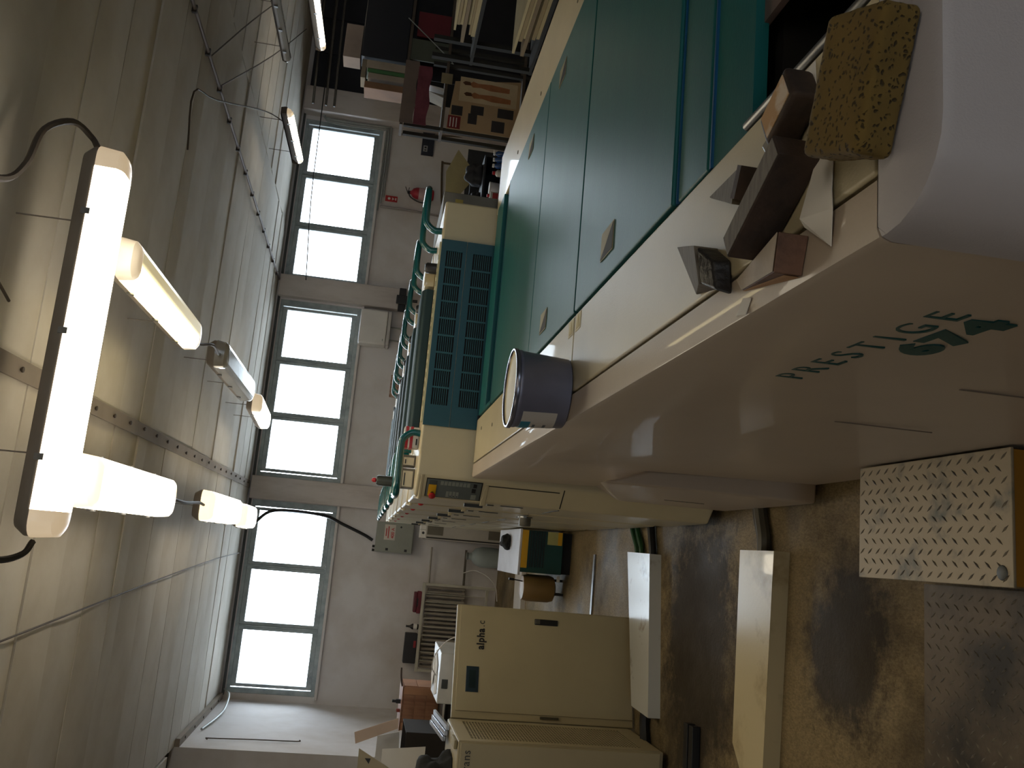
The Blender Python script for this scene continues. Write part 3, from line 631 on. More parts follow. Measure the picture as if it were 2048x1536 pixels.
wgrey = M('wedge_grey', (112, 104, 92), .8, scale=22, col2=(84, 76, 66), stretch=(1, 6, 1), bump=.15, bscale=80)
wdark = M('wedge_dark', (66, 50, 42), .7, scale=20, col2=(34, 27, 24), lo=.35, hi=.7, bump=.15, bscale=70)
wred = M('wedge_brown', (112, 82, 66), .7, scale=26, col2=(66, 46, 40), lo=.4, hi=.7, bump=.2, bscale=80)
wtop = M('wedge_top', (168, 152, 132), .8, scale=14, var=.1, bump=.1, bscale=90)
z0 = TZ+.001
w1 = thing('wooden_wedge', 'pointed grey wooden wedge poking out under the long dark block', 'wedge', (.51, 1.08, TZ))
MB().hexa([(.545, 1.172, z0), (.541, 1.166, z0), (.474, 1.03, z0), (.515, 1.008, z0), (.545, 1.172, z0+.003), (.541, 1.166, z0+.003), (.474, 1.03, z0+.026), (.515, 1.008, z0+.028)]).build('wedge_body', wgrey, w1, bevel=.001)
MB().obox((.496, 1.010, z0+.015), (.019, -.010, 0), (.003, .006, 0), (0, 0, .0145)).build('stained_end', wdark, w1)
db = thing('wooden_block', 'long dark stained wooden block lying aslant in front of the sponge', 'block', (.428, .92, TZ))
a, b_ = Vector((.470, .850, 0)), Vector((.394, .985, 0)); d = (b_-a).normalized(); nrm = Vector((-d.y, d.x, 0))
MB().obox((a+b_)/2+Vector((0, 0, z0+.0255)), (b_-a)/2, nrm*.017, (0, 0, .025)).build('block_body', wdark, db, bevel=.002)
MB().obox((a+b_)/2+Vector((0, 0, z0+.0509)), (b_-a)/2*.96, nrm*.0155, (0, 0, .0004)).build('worn_top', wgrey, db)
w2 = thing('wooden_wedge', 'broad grey wooden wedge with a black tarred end at the panel seam', 'wedge', (.44, 1.18, TZ))
MB().hexa([(.512, 1.305, z0), (.404, 1.207, z0), (.388, 1.118, z0), (.452, 1.135, z0), (.512, 1.305, z0+.003), (.404, 1.207, z0+.003), (.392, 1.122, z0+.032), (.452, 1.137, z0+.036)]).build('wedge_body', wgrey, w2, bevel=.001)
MB().hexa([(.388, 1.117, z0), (.365, 1.075, z0), (.418, 1.085, z0), (.450, 1.133, z0), (.391, 1.12, z0+.031), (.372, 1.082, z0+.022), (.415, 1.090, z0+.026), (.450, 1.134, z0+.034)]).build('tarred_end', M('tar', (34, 32, 34), .5, scale=30, bump=.4, bscale=60), w2, bevel=.004)
w3 = thing('wooden_wedge', 'pale split wooden wedge with a square reddish brown end', 'wedge', (.365, .96, TZ))
MB().hexa([(.333, .882, z0), (.376, .868, z0), (.380, 1.055, z0), (.360, 1.035, z0), (.333, .882, z0+.034), (.376, .868, z0+.036), (.380, 1.055, z0+.004), (.360, 1.035, z0+.004)]).build('wedge_body', wred, w3, bevel=.0015)
MB().hexa([(.334, .884, z0+.0345), (.3755, .870, z0+.0365), (.3795, 1.053, z0+.0048), (.3605, 1.035, z0+.0048), (.334, .884, z0+.0352), (.3755, .870, z0+.0372), (.3795, 1.053, z0+.0055), (.3605, 1.035, z0+.0055)]).build('bare_top', wtop, w3)
MB().hexa([(.3325, .886, z0), (.3328, .886, z0), (.3598, 1.034, z0), (.3594, 1.034, z0), (.3325, .886, z0+.02), (.3328, .886, z0+.02), (.3598, 1.034, z0+.004), (.3594, 1.034, z0+.004)]).build('raw_side', wood, w3)
bk = thing('wooden_block', 'short worn block with a bare tan face between sponge and black slot', 'block', (.535, .90, TZ))
Rz = Matrix.Rotation(math.radians(28), 3, 'Z')
MB().obox((.535, .885, z0+.019), Rz @ Vector((.027, 0, 0)), Rz @ Vector((0, .038, 0)), (0, 0, .018)).build('block_body', wdark, bk, bevel=.006)
MB().obox((.535, .885, z0+.0375), Rz @ Vector((.019, 0, 0)), Rz @ Vector((0, .030, 0)), (0, 0, .0006)).build('bare_face', M('tan_bare', (176, 138, 92), .8, scale=18, col2=(196, 180, 160), lo=.5, hi=.6), bk)
cp_ = setp(MB().hexa([(.500, .955, z0), (.530, .975, z0), (.548, .93, z0), (.52, .925, z0), (.503, .953, z0+.012), (.530, .972, z0+.014), (.545, .93, z0+.012), (.522, .926, z0+.012)]).build('plastic_scrap', M('film_scrap', (140, 136, 128), .25), bevel=.003), 'crumpled translucent scrap at the foot of the tan faced block', 'scrap')
def sheet(name, label, pts, t=.0008):                      # a bent sheet: list of (left, right) pairs along its length
    mb = MB(); vs, fs = [], []
    for l, r in pts: vs += [Vector(l), Vector(r), Vector(l)+Vector((0, 0, t)), Vector(r)+Vector((0, 0, t))]
    for i in range(len(pts)-1):
        b = i*4; fs += [(b, b+1, b+5, b+4), (b+2, b+6, b+7, b+3), (b, b+4, b+6, b+2), (b+1, b+3, b+7, b+5)]
    e = (len(pts)-1)*4; fs += [(0, 2, 3, 1), (e, e+1, e+3, e+2)]
    return setp(mb.add(vs, fs).build(name, paper), label, 'paper')
sheet('paper_slip', 'white paper slip bent in the middle between sponge and dark block', [((.470, .846, z0+.001), (.446, .815, z0+.001)), ((.425, .862, z0+.006), (.408, .812, z0+.004)), ((.395, .870, z0+.010), (.383, .806, z0+.006)), ((.385, .868, z0+.005), (.345, .815, z0+.002))])
sheet('paper_slip', 'small white paper triangle lying beside the black slot above the tan faced block', [((.588, .862, z0), (.552, .858, z0)), ((.584, .905, z0), (.575, .895, z0))])
sheet('paper_slip', 'narrow white paper strip under the pale split wedge at the deck edge', [((.352, 1.040, z0), (.345, 1.015, z0)), ((.333, 1.06, z0), (.327, 1.03, z0))])
sheet('paper_slip', 'flat white patch under the ink tin at the deck edge', [((.37, 2.04, z0-.0005), (.36, 2.10, z0-.0005)), ((.33, 2.06, z0-.0005), (.332, 2.13, z0-.0005))], .0004)  # thin white patch on the deck at the foot of the tin

# ------------------------------------------------------------------ floor: step, tread plate, cable covers, hoses
alu = M('tread_aluminium', (156, 142, 118), .5, .3, scale=7, col2=(98, 98, 90), lo=.52, hi=.66, bump=.08, bscale=120)
lug = M('tread_lug', (116, 106, 90), .45, .4, scale=5, col2=(84, 80, 74), lo=.4, hi=.6)
def lugs(x0, x1, y0, y1, z, dx, dy, h=.0022):
    mb = MB(); i = 0; x = x0
    while x < x1:
        y = y0+(dy/2 if i % 2 else 0)
        while y < y1:
            a = math.radians(52 if i % 2 else 128); u = Vector((math.cos(a), math.sin(a), 0)); v = Vector((-u.y, u.x, 0)); c = Vector((x, y, z))
            mb.add([c-u*.015, c-v*.0038, c+u*.015, c+v*.0038, c+u*.006+Vector((0, 0, h)), c-u*.006+Vector((0, 0, h))], [(0, 1, 5), (1, 2, 4), (1, 4, 5), (2, 3, 4), (3, 0, 5), (3, 5, 4)])
            y += dy
        x += dx; i += 1
    return mb
stp = thing('step', 'chequer plate step with yellow sides at the foot of the delivery', 'step', (.185, 2.147, 0))
MB().box(.022, .346, 1.826, 2.468, .232, .240).build('tread', alu, stp, bevel=.002)
lugs(.042, .335, 1.850, 2.455, .240, .0285, .040).build('tread_lugs', lug, stp, kind='stuff')
MB().box(.026, .342, 1.830, 1.836, 0, .232).build('side_board', M('step_yellow', (150, 104, 22), .6), stp)
MB().box(.026, .032, 1.836, 2.464, 0, .232).build('side_board', M('step_side', (120, 92, 30), .6), stp)
MB().box(.336, .342, 1.836, 2.464, 0, .232).build('side_board', MATS['step_side'], stp)
MB().box(.032, .336, 2.458, 2.464, 0, .232).build('side_board', MATS['step_side'], stp)
MB().lathe([(.018, 0), (.017, .002), (.012, .004)], (.055, 1.862, .240), 16).build('bolt_head', M('bolt_grey', (92, 94, 92), .5, .3), stp, smooth=True)
fp = thing('tread_plate', 'flat chequer plate on the floor left of the yellow sided step', 'floor plate', (-.6, 1.9, 0))
MB().box(-1.3, .019, 1.25, 2.50, .0005, .006).build('plate', M('tread_dark', (100, 86, 68), .55, .25, scale=2.4, col2=(44, 38, 30), lo=.42, hi=.58, bump=.1, bscale=90), fp)
lugs(-1.27, .012, 1.28, 2.48, .006, .030, .042, .002).build('tread_lugs', lug, fp, kind='stuff')
covm = M('cover_paint', (196, 182, 146), .3, scale=3.2, col2=(150, 130, 92), lo=.55, hi=.72, bump=.04, bscale=60, coat=.3)
covm2 = M('cover_paint_dirty', (196, 196, 190), .22, scale=4.2, col2=(120, 100, 62), lo=.58, hi=.72, bump=.04, bscale=60, coat=.4)
def cover(label, ring_front, ring_back, h, mat):
    t = thing('cable_cover', label, 'cable cover', tuple((Vector(ring_front[0]+(0,))+Vector(ring_back[1]+(0,)))/2))
    (a, b), (c, d) = ring_front, ring_back                 # near edge left/right, far edge left/right, on the floor
    MB().hexa([(a[0], a[1], h-.003), (b[0], b[1], h-.003), (d[0], d[1], h-.003), (c[0], c[1], h-.003), (a[0], a[1], h), (b[0], b[1], h), (d[0], d[1], h), (c[0], c[1], h)]).build('top_sheet', mat, t)
    MB().hexa([(a[0], a[1], 0), (b[0], b[1], 0), (b[0], b[1]+.003, 0), (a[0], a[1]+.003, 0), (a[0], a[1], h-.003), (b[0], b[1], h-.003), (b[0], b[1]+.003, h-.003), (a[0], a[1]+.003, h-.003)]).build('side_sheet', mat, t)
    MB().hexa([(c[0], c[1]-.003, 0), (d[0], d[1]-.003, 0), (d[0], d[1], 0), (c[0], c[1], 0), (c[0], c[1]-.003, h-.003), (d[0], d[1]-.003, h-.003), (d[0], d[1], h-.003), (c[0], c[1], h-.003)]).build('side_sheet', mat, t)
    return t
cover('long cream cable cover on the floor, nearest of the three', ((-1.0, 3.44), (.103, 3.385)), ((-.70, 3.72), (.104, 3.713)), .07, covm)
cover('pale rust stained cable cover on the floor beside the alpha cabinet', ((-.81, 4.84), (.07, 4.965)), ((-.80, 5.15), (.076, 5.406)), .07, covm2)
cover('thin pale cable cover far back on the floor before the radiator', ((-.9, 9.05), (-.12, 9.2)), ((-.9, 9.5), (-.14, 9.6)), .05, white)
def hose(label, pts, r, mat): return cord('floor_hose', label, pts, r, mat, 8, 'hose')
hg = M('hose_grey', (86, 80, 66), .5); hgr = M('hose_green', (44, 84, 52), .35)
hose('thick grey hose from the nearest cable cover to the press', [(.0, 3.565, .032), (.15, 3.565, .03), (.24, 3.60, .028), (.42, 3.66, .03)], .028, hg)
hose('thin grey hose beside the thick one at the nearest cable cover', [(.0, 3.63, .018), (.15, 3.63, .018), (.26, 3.68, .018), (.42, 3.70, .02)], .013, hg)
hose('green hose from the rust stained cable cover, farther of two', [(.0, 5.33, .022), (.1, 5.36, .022), (.2, 5.46, .022), (.42, 5.62, .03)], .018, hgr)
hose('green hose from the rust stained cable cover, nearer of two', [(.0, 5.25, .022), (.1, 5.27, .022), (.2, 5.36, .022), (.42, 5.5, .03)], .018, hgr)
hose('black hose from the rust stained cable cover to the press', [(.0, 5.04, .026), (.1, 5.05, .026), (.2, 5.09, .026), (.42, 5.15, .03)], .024, black)
hose('black hose under the left end of the rust stained cable cover', [(-.76, 5.0, .03), (-.86, 5.02, .03), (-.98, 4.98, .03), (-1.2, 4.9, .03)], .028, black)
fb = thing('floor_bar', 'pair of dark square bars lying on the floor by the mesh sided cabinet', 'bar', (-.9, 4.3, 0))
for k in range(2): MB().obox((-1.02, 4.335-k*.07, .022), (.28, .012, 0), (-.001, .026, 0), (0, 0, .02)).build('bar', black, fb, bevel=.003)
ch_ = setp(MB().lathe([(.03, 0), (.028, .003)], (-.81, 4.42, .0005), 9).build('paint_chip', M('paint_chip', (190, 168, 120), .7)), 'pale paint flake on the floor beside the dark bars', 'flake')
ch_.scale = (1.8, .7, 1)
rl = setp(MB().box(-.62, .05, 6.42, 6.46, .001, .012).build('floor_rail', steel), 'thin bright metal rail across the floor behind the rust stained cover', 'rail')

# ------------------------------------------------------------------ left: dampening cabinets and what stands behind them
cabm = M('cabinet_beige', (164, 152, 122), .5, scale=1.6, var=.05, bump=.03, bscale=200)
cb = ca = thing('cabinet', 'beige cabinet with perforated side, cut off lettering and a wide alpha.c door panel', 'cabinet', (-1.2, 5.0, 0))
FR, FL = Vector((-.325, 5.478, 0)), Vector((-.9465, 5.2746, 0)); fd = (FL-FR).normalized(); fb_ = Vector((-.311, .95, 0)).normalized(); UZ = Vector((0, 0, 1)); HA = 1.095
MB().prism([FR+UZ*.012, FL+UZ*.012, FL+fb_*.035+UZ*.012, FR+fb_*.035+UZ*.012], UZ*(HA-.012)).build('door_panel', cabm, ca, bevel=.004)
def onA(u, z, w_, h_, d=.002): return MB().obox(FR+fd*u+UZ*z-fb_*d, fd*w_/2, fb_*d, UZ*h_/2)
onA(.31, .545, .606, 1.06, .003).build('door', cabm, ca, bevel=.002)
dsp = onA(.435, .985, .145, .075, .005).build('display', M('display_dark', (34, 48, 58), .25), ca, bevel=.002)
onA(.435, .985, .10, .04, .0062).build('screen', M('display_screen', (24, 40, 44), .1), dsp)
hd = onA(.075, .545, .035, .145, .007).build('door_grip', black, ca, bevel=.004); onA(.075, .60, .026, .03, .0085).build('lock', steel, hd)
onA(.628, .52, .012, .11, .006).build('hinge', M('hinge_dark', (70, 64, 50), .5), ca)
text('lettering', 'alpha', .062, FR+fd*.262+UZ*.925-fb_*.0068, -fd, UZ, black, ca, bold=.0022, space=1.12, xs=.86)
text('lettering', '.c', .062, FR+fd*.128+UZ*.925-fb_*.0068, -fd, UZ, M('letter_grey', (60, 58, 52), .5), ca, space=1.12, xs=.86)
HB, BX, BY0, BY1 = 1.115, -.947, 4.676, 5.262
MB().box(-1.75, BX-.004, BY0, BY1, .03, HB).build('body', cabm, cb, bevel=.005)
MB().box(-1.75, BX-.008, BY0-.012, BY0-.004, .05, HB-.012).build('front_door', cabm, cb, bevel=.003)
MB().box(-1.75, BX-.012, BY0-.004, BY0, .05, HB-.012).build('door_gap', gap, cb)
text('lettering', 'otrans', .058, (-1.142, BY0-.0135, 1.050), (1, 0, 0), (0, 0, 1), MATS['letter_grey'], cb, space=1.12, xs=.92)
GX = BX-.0035
gr = MB().box(GX, GX+.003, BY0+.01, BY0+.075, .05, HB-.008).box(GX, GX+.003, BY1-.075, BY1-.01, .05, HB-.008).box(GX, GX+.003, BY0+.075, BY1-.075, .05, .13).box(GX, GX+.003, BY0+.075, BY1-.075, HB-.075, HB-.008).build('side_panel', cabm, cb)
MB().box(GX-.0008, GX-.0002, BY0+.07, BY1-.07, .12, HB-.07).build('side_backing', gap, gr)
lat = MB(); ny, nz = 15, 54; ya, yb, za, zb = BY0+.075, BY1-.075, .13, HB-.075
for k in range(1, ny): y_ = ya+(yb-ya)*k/ny; lat.box(GX+.0003, GX+.0022, y_-.0042, y_+.0042, za, zb)
for k in range(1, nz): z_ = za+(zb-za)*k/nz; lat.box(GX+.0003, GX+.0026, ya, yb, z_-.0026, z_+.0026)
lat.build('perforated_sheet', cabm, gr, kind='stuff')
ct_ = thing('cloth_heap', 'dark crumpled cloth lying on top of the cabinet with the perforated side', 'cloth', (-1.25, 4.9, HB))
def heap(name, c, r, seed, mat, parent, sq=(1, 1, 1)):
    rr = random.Random(seed); me = bpy.data.meshes.new(name); bm = bmesh.new(); bmesh.ops.create_icosphere(bm, subdivisions=4, radius=1)
    from mathutils import noise
    off = Vector((seed*3.1, seed*1.7, 0))
    for v in bm.verts:
        k = 1+.28*noise.noise(v.co*1.6+off)+.10*noise.noise(v.co*5+off); v.co = Vector((v.co.x*r*sq[0]*k, v.co.y*r*sq[1]*k, max(v.co.z, -.25)*r*sq[2]*k))
    zmin = min(v.co.z for v in bm.verts)
    for v in bm.verts: v.co.z -= zmin
    bm.to_mesh(me); bm.free(); me.polygons.foreach_set('use_smooth', [True]*len(me.polygons)); me.materials.append(mat)
    o = bpy.data.objects.new(name, me); C.objects.link(o); WO[o] = Vector(c)
    if parent: o.parent = parent; o.location = Vector(c)-WO[parent]
    else: o.location = c
    return o
heap('cloth_fold', (-1.31, 4.92, HB+.002), .20, 4, bootm, ct_, (1.25, .75, .75))
heap('cloth_fold', (-1.42, 4.98, HB+.002), .2, 9, bootm, ct_, (1.1, .9, .95))
RSX = .0
rs = thing('rail_bundle', 'three bright metal rails lying on the mesh sided cabinet and pointing back', 'rail', (-.98, 5.2, HB))
for k in range(3): MB().obox((-.985-k*.03, 5.42, HB+.022+k*.008), (.012, 0, 0), (-.012, .30, .012), (0, 0, .008)).build('rail', M('rail_alu', (190, 192, 196), .25, .9), rs)
bd = setp(MB().obox((-.975, 4.78, HB+.010), (.022, 0, 0), (-.003, .085, 0), (0, 0, .008)).build('board_offcut', M('offcut', (150, 138, 104), .7), bevel=.003), 'thin board offcut on the front corner of the mesh sided cabinet', 'board')

wb = thing('machine_box', 'white metal box cabinet with papers on top behind the alpha door panel', 'cabinet', (-.87, 6.45, 0))
MB().prism([(-1.03, 6.2, .01), (-.70, 6.2, .01), (-.68, 6.75, .01), (-1.03, 6.75, .01)], (0, 0, 1.085)).build('body', M('box_white', (196, 196, 196), .4), wb, bevel=.006)
MB().box(-.93, -.87, 6.196, 6.1995, 1.035, 1.075).build('display', M('display_dark2', (60, 62, 62), .4), wb)
for k, (x_, y_, a) in enumerate(((-.93, 6.40, .2), (-.82, 6.45, -.4), (-.87, 6.6, .9))):
    o = MB().obox((0, 0, 0), (.07, 0, 0), (0, .10, 0), (0, 0, .0008+.0006*k)).build('paper_sheet', paper); o.location = (x_, y_, 1.0975+k*.003); o.rotation_euler = (0, 0, a)
    setp(o, ('paper sheet on the white box cabinet, nearest one to the crate', 'paper sheet on the right half of the white box cabinet', 'paper sheet at the back of the white box cabinet')[k], 'paper')
cord('thin_cable', 'thin white cable arching from the white box cabinet to the alpha cabinet', [(-.86, 6.3, 1.11), (-.80, 6.25, 1.145), (-.70, 6.2, 1.13), (-.60, 6.15, 1.05), (-.55, 6.1, .9)], .004, white)

wt = thing('work_table', 'dark work table with a pale edge carrying the wooden crate', 'table', (-1.7, 7.2, 0))
MB().box(-2.6, -.96, 6.85, 7.7, .955, .98).build('table_top', M('table_dark', (58, 54, 50), .6), wt, bevel=.003)
MB().box(-2.6, -.958, 6.842, 6.849, .968, .982).build('edge_strip', paper, wt)
for x_, y_ in ((-2.5, 6.9), (-1.0, 6.9), (-2.5, 7.5), (-1.0, 7.5)): MB().box(x_-.03, x_+.03, y_-.03, y_+.03, 0, .955).build('leg', MATS['table_dark'], wt)
MB().box(-2.55, -.99, 6.88, 6.9, .5, .955).build('apron', MATS['table_dark'], wt)
ck = thing('wooden_crate', 'brown plywood crate with corner battens on the dark work table', 'crate', (-1.25, 7.2, .98))
crm = M('crate_ply', (156, 112, 84), .65, scale=3, col2=(122, 80, 58), lo=.4, hi=.7, stretch=(8, 8, 1))
MB().box(-1.40, -1.09, 7.2, 7.6, .983, 1.262).build('box', crm, ck, bevel=.003)
for x0, x1 in ((-1.405, -1.35), (-1.14, -1.085)): MB().box(x0, x1, 7.19, 7.199, .985, 1.268).build('batten', M('crate_batten', (172, 124, 90), .65), ck)
for k in range(3): MB().box(-1.349, -1.141, 7.194, 7.199, 1.00+k*.088, 1.080+k*.088).build('board', crm, ck)
MB().box(-1.0895, -1.080, 7.22, 7.58, .985, 1.15).build('side_board', MATS['crate_batten'], ck)
MB().box(-1.0895, -1.079, 7.22, 7.58, 1.155, 1.258).build('side_board', MATS['crate_batten'], ck)
MB().box(-1.41, -1.08, 7.19, 7.61, 1.263, 1.272).build('lid', crm, ck)
hd = thing('clamp_tool', 'small dark clamp standing on the plywood crate', 'clamp', (-1.21, 7.1, 1.272))
MB().box(-1.225, -1.195, 7.28, 7.31, 1.274, 1.31).box(-1.22, -1.20, 7.285, 7.305, 1.31, 1.34).build('jaw', black, hd)
rb = setp(MB().box(-1.285, -1.262, 7.25, 7.29, 1.274, 1.302).build('rubber_block', M('rubber_red', (140, 62, 50), .7), bevel=.003), 'small red block on the plywood crate beside the clamp', 'block')
stp_ = setp(MB().tube(smoothpath([(-1.09, 7.25, 1.274), (-1.05, 7.25, 1.285), (-1.00, 7.25, 1.292), (-.95, 7.25, 1.295)], 4), .007, 6).build('crate_strap', M('strap', (70, 58, 50), .6)), 'dark bent strap sticking out over the right corner of the crate', 'strap')
cx = thing('cardboard_carton', 'open pale carton with raised flaps left of the plywood crate', 'carton', (-1.62, 6.5, .0))
crd = M('carton_pink', (190, 168, 152), .8, var=.06); crd2 = M('carton_beige', (168, 156, 132), .8, var=.06)
def slab(pts, t, name, mat, parent): return MB().prism(pts, t).build(name, mat, parent)
slab([(-1.19, 6.5, 1.32), (-1.26, 6.5, 1.318), (-1.375, 6.5, 1.60), (-1.30, 6.5, 1.615)], (0, .006, 0), 'flap', crd, cx)
slab([(-1.36, 6.3, 1.575), (-1.52, 6.3, 1.28), (-1.9, 6.3, 1.28), (-1.9, 6.3, 1.565)], (0, .006, 0), 'front_flap', crd2, cx)
MB().prism([(-1.42, 6.297, 1.53), (-1.455, 6.297, 1.50), (-1.42, 6.297, 1.49)], (0, .0025, 0)).build('arrow_mark', black, cx)
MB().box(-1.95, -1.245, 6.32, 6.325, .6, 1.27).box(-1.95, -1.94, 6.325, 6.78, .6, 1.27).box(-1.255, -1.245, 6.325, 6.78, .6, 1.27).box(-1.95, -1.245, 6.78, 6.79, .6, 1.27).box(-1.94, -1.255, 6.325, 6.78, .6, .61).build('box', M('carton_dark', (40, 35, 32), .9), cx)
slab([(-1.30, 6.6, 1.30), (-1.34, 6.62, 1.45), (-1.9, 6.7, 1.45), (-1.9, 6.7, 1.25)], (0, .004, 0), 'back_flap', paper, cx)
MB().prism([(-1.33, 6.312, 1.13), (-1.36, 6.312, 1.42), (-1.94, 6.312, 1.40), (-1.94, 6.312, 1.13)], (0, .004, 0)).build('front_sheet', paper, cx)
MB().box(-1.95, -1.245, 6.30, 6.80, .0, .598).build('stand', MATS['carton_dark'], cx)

# window wall, left half
rd = thing('radiator', 'ribbed grey radiator on the window wall under the left window', 'radiator', (-.95, 11.1, .4))
rm = M('radiator_paint', (158, 150, 138), .5, var=.1)
for k in range(19):
    x_ = -1.42+k*.052; MB().box(x_-.015, x_+.015, 11.06, 11.16, .40, .88).build('rib', rm, rd, bevel=.008)
MB().tube([(-1.43, 11.11, .865), (-.47, 11.11, .865)], .018, 8).build('header', rm, rd); MB().tube([(-1.43, 11.11, .42), (-.47, 11.11, .42)], .018, 8).build('header', rm, rd)
MB().tube([(-.46, 11.12, .855), (.0, 11.12, .865)], .012, 8).build('pipe', rm, rd); MB().tube([(-.46, 11.12, .425), (.0, 11.12, .43)], .014, 8).build('pipe', M('pipe_dark', (96, 88, 76), .6), rd)
gd = thing('radiator_guard', 'pale rod guard frame standing before the ribbed radiator', 'guard', (-.95, 10.98, 0))
gm = M('guard_paint', (186, 182, 168), .5)
MB().box(-1.47, -.43, 10.96, 11.0, .90, .935).build('top_rail', gm, gd, bevel=.003)
for x0 in (-1.47, -.462): MB().box(x0, x0+.032, 10.965, 10.995, .03, .90).build('post', gm, gd, bevel=.003)
MB().box(-1.438, -.462, 10.965, 10.995, .125, .16).build('bottom_rail', gm, gd, bevel=.003)
for k in range(9): x_ = -1.34+k*.098; MB().tube([(x_, 10.98, .16), (x_, 10.98, .90)], .005, 6).build('rod', gm, gd)
rc = thing('tool_case', 'dark red tool case lying on the radiator guard', 'case', (-.67, 11.03, .935))
MB().box(-.80, -.54, 10.96, 11.12, .936, .985).build('case_base', M('case_red', (112, 26, 44), .5), rc, bevel=.008)
MB().box(-.79, -.55, 10.965, 11.115, .986, 1.025).build('case_lid', M('case_red2', (96, 22, 38), .5), rc, bevel=.008)
MB().box(-.72, -.62, 10.95, 10.96, .975, .99).build('handle', black, rc)
bt = thing('bottle', 'small dark bottle with a pale label between the red and the black case', 'bottle', (-.96, 11.02, .935))
MB().lathe([(.030, 0), (.034, .01), (.034, .075), (.014, .105), (.012, .135)], (-.96, 11.02, .936), 14).build('glass', M('bottle_dark', (40, 34, 30), .15), bt, smooth=True)
MB().lathe([(.0345, .018), (.0345, .062)], (-.96, 11.02, .936), 14, cap=False).build('label', paper, bt); MB().lathe([(.014, .136), (.014, .15)], (-.96, 11.02, .936), 10).build('cap', black, bt)
bc = thing('tool_case', 'black upright case with a red sticker at the left end of the radiator guard', 'case', (-1.2, 11.03, .935))
MB().box(-1.385, -1.035, 10.97, 11.10, .936, 1.085).build('case', M('case_black', (40, 40, 46), .5), bc, bevel=.01)
MB().box(-1.20, -1.12, 10.9685, 10.9695, .948, .978).build('sticker', M('sticker_red', (150, 40, 44), .6), bc)
eb = thing('switch_box', 'grey electrical switch box with a red lettered sticker beside the left window', 'switch box', (.07, 11.1, 1.11))
MB().box(-.11, .255, 11.0, 11.19, 1.11, 1.565).build('box', greybox, eb, bevel=.006)
MB().box(-.102, .247, 10.992, 10.9995, 1.118, 1.557).build('door', greybox, eb, bevel=.004)
for z in (1.19, 1.42): MB().box(-.088, -.058, 10.986, 10.9915, z-.016, z+.016).build('latch', black, eb)
for z in (1.4, 1.2): pass
sk = MB().box(.04, .225, 10.9895, 10.9915, 1.335, 1.468).build('sticker', M('sticker_pale', (200, 190, 182), .6), eb)
text('lettering', '400 A', .052, (.062, 10.989, 1.350), (1, 0, 0), (0, 0, 1), M('letter_red', (176, 40, 44), .6), eb, bold=.001)
for z, x0, x1 in ((1.412, .06, .205), (1.438, .085, .18)): MB().box(x0, x1, 10.9885, 10.9894, z, z+.012).build('print_line', MATS['letter_red'], sk)
MB().lathe([(.012, 0), (.012, -.008)], (.205, 10.992, 1.27), 10, 'y').build('lock', black, eb)
for x_ in (-.115, -.07): MB().lathe([(.016, 0), (.016, .03)], (x_+.02, 11.08, 1.566), 8).build('gland', black, eb)
wc = thing('cabinet', 'tall white cabinet with two grey panels behind the last tower', 'cabinet', (.5, 10.6, 0))
MB().box(.088, 1.2, 10.45, 11.0, .02, 1.0).build('body', M('white_dull', (178, 172, 164), .5), wc, bevel=.005)
for z0_, z1_ in ((.80, .985), (.08, .26)): MB().box(.14, 1.1, 10.443, 10.4495, z0_, z1_).build('panel', M('panel_olive', (104, 98, 86), .6), wc)
MB().box(.10, .115, 10.446, 10.4495, .03, .99).build('door_gap', gap, wc)
for k, (x0, x1, lab) in enumerate(((.0+.10, .19, 'white paper pad with a black blot on the tall white cabinet'), (.195, .30, 'white paper pad right of the blotted pad on the tall white cabinet'))):
    pd = thing('paper_pad', lab, 'paper', ((x0+x1)/2, 10.6, 1.0)); MB().box(x0, x1, 10.47, 10.75, 1.001, 1.06).build('pad', paper, pd)
    if k == 0: MB().lathe([(.016, 0), (.014, -.002)], ((x0+x1)/2+.01, 10.4695, 1.03), 10, 'y').build('blot', black, pd)
kn = thing('canister', 'pale round plastic canister on the floor below the switch box', 'canister', (-.07, 10.9, 0))
MB().lathe([(.06, .0), (.115, .03), (.125, .14), (.125, .26), (.10, .34), (.045, .38), (.04, .42)], (-.07, 10.9, .002), 20).build('body', M('canister_pale', (166, 178, 178), .4), kn, smooth=True)
MB().lathe([(.045, .421), (.045, .445)], (-.07, 10.9, .002), 12).build('cap', M('cap_grey', (120, 128, 128), .4), kn)
cord('thin_cable', 'thin white cable drooping from the wall to the floor beside the round canister', [(-.28, 11.1, .44), (-.24, 11.0, .32), (-.30, 10.9, .16), (-.42, 10.85, .06), (-.58, 10.85, .03)], .006, white)

# teal blower machine by the press
tm = thing('blower_machine', 'teal machine with a yellow rim and louvres standing beyond the press', 'machine', (.05, 7.5, 0))
tmm = M('machine_teal', (14, 66, 62), .5)
MB().box(-.135, .205, 7.2, 7.9, .08, .42).build('body', tmm, tm, bevel=.006)
MB().box(-.13, .205, 7.24, 7.86, .0, .079).build('plinth', gap, tm)
MB().box(-.10, .205, 7.19, 7.1995, .375, .425).build('rim', yellow, tm)
for k in range(6): MB().box(-.09, .20, 7.192, 7.1985, .235+k*.022, .247+k*.022).build('louvre', M('louvre_dark', (8, 30, 30), .5), tm)
pn = MB().box(.10, .205, 7.16, 7.1985, .10, .215).build('service_plate', M('plate_pale', (180, 176, 110), .5), tm); MB().box(.10, .205, 7.158, 7.1595, .10, .135).build('plate_band', yellow, pn)
MB().box(-.16, .212, 7.2, 8.3, .426, .445).build('worktop', M('worktop_white', (206, 206, 214), .3), tm, bevel=.003)
lp_ = heap('rag', (.10, 7.75, .446), .085, 6, bootm, None, (.8, 1.2, .7)); setp(lp_, 'black rag lump on the white worktop of the teal machine', 'rag')
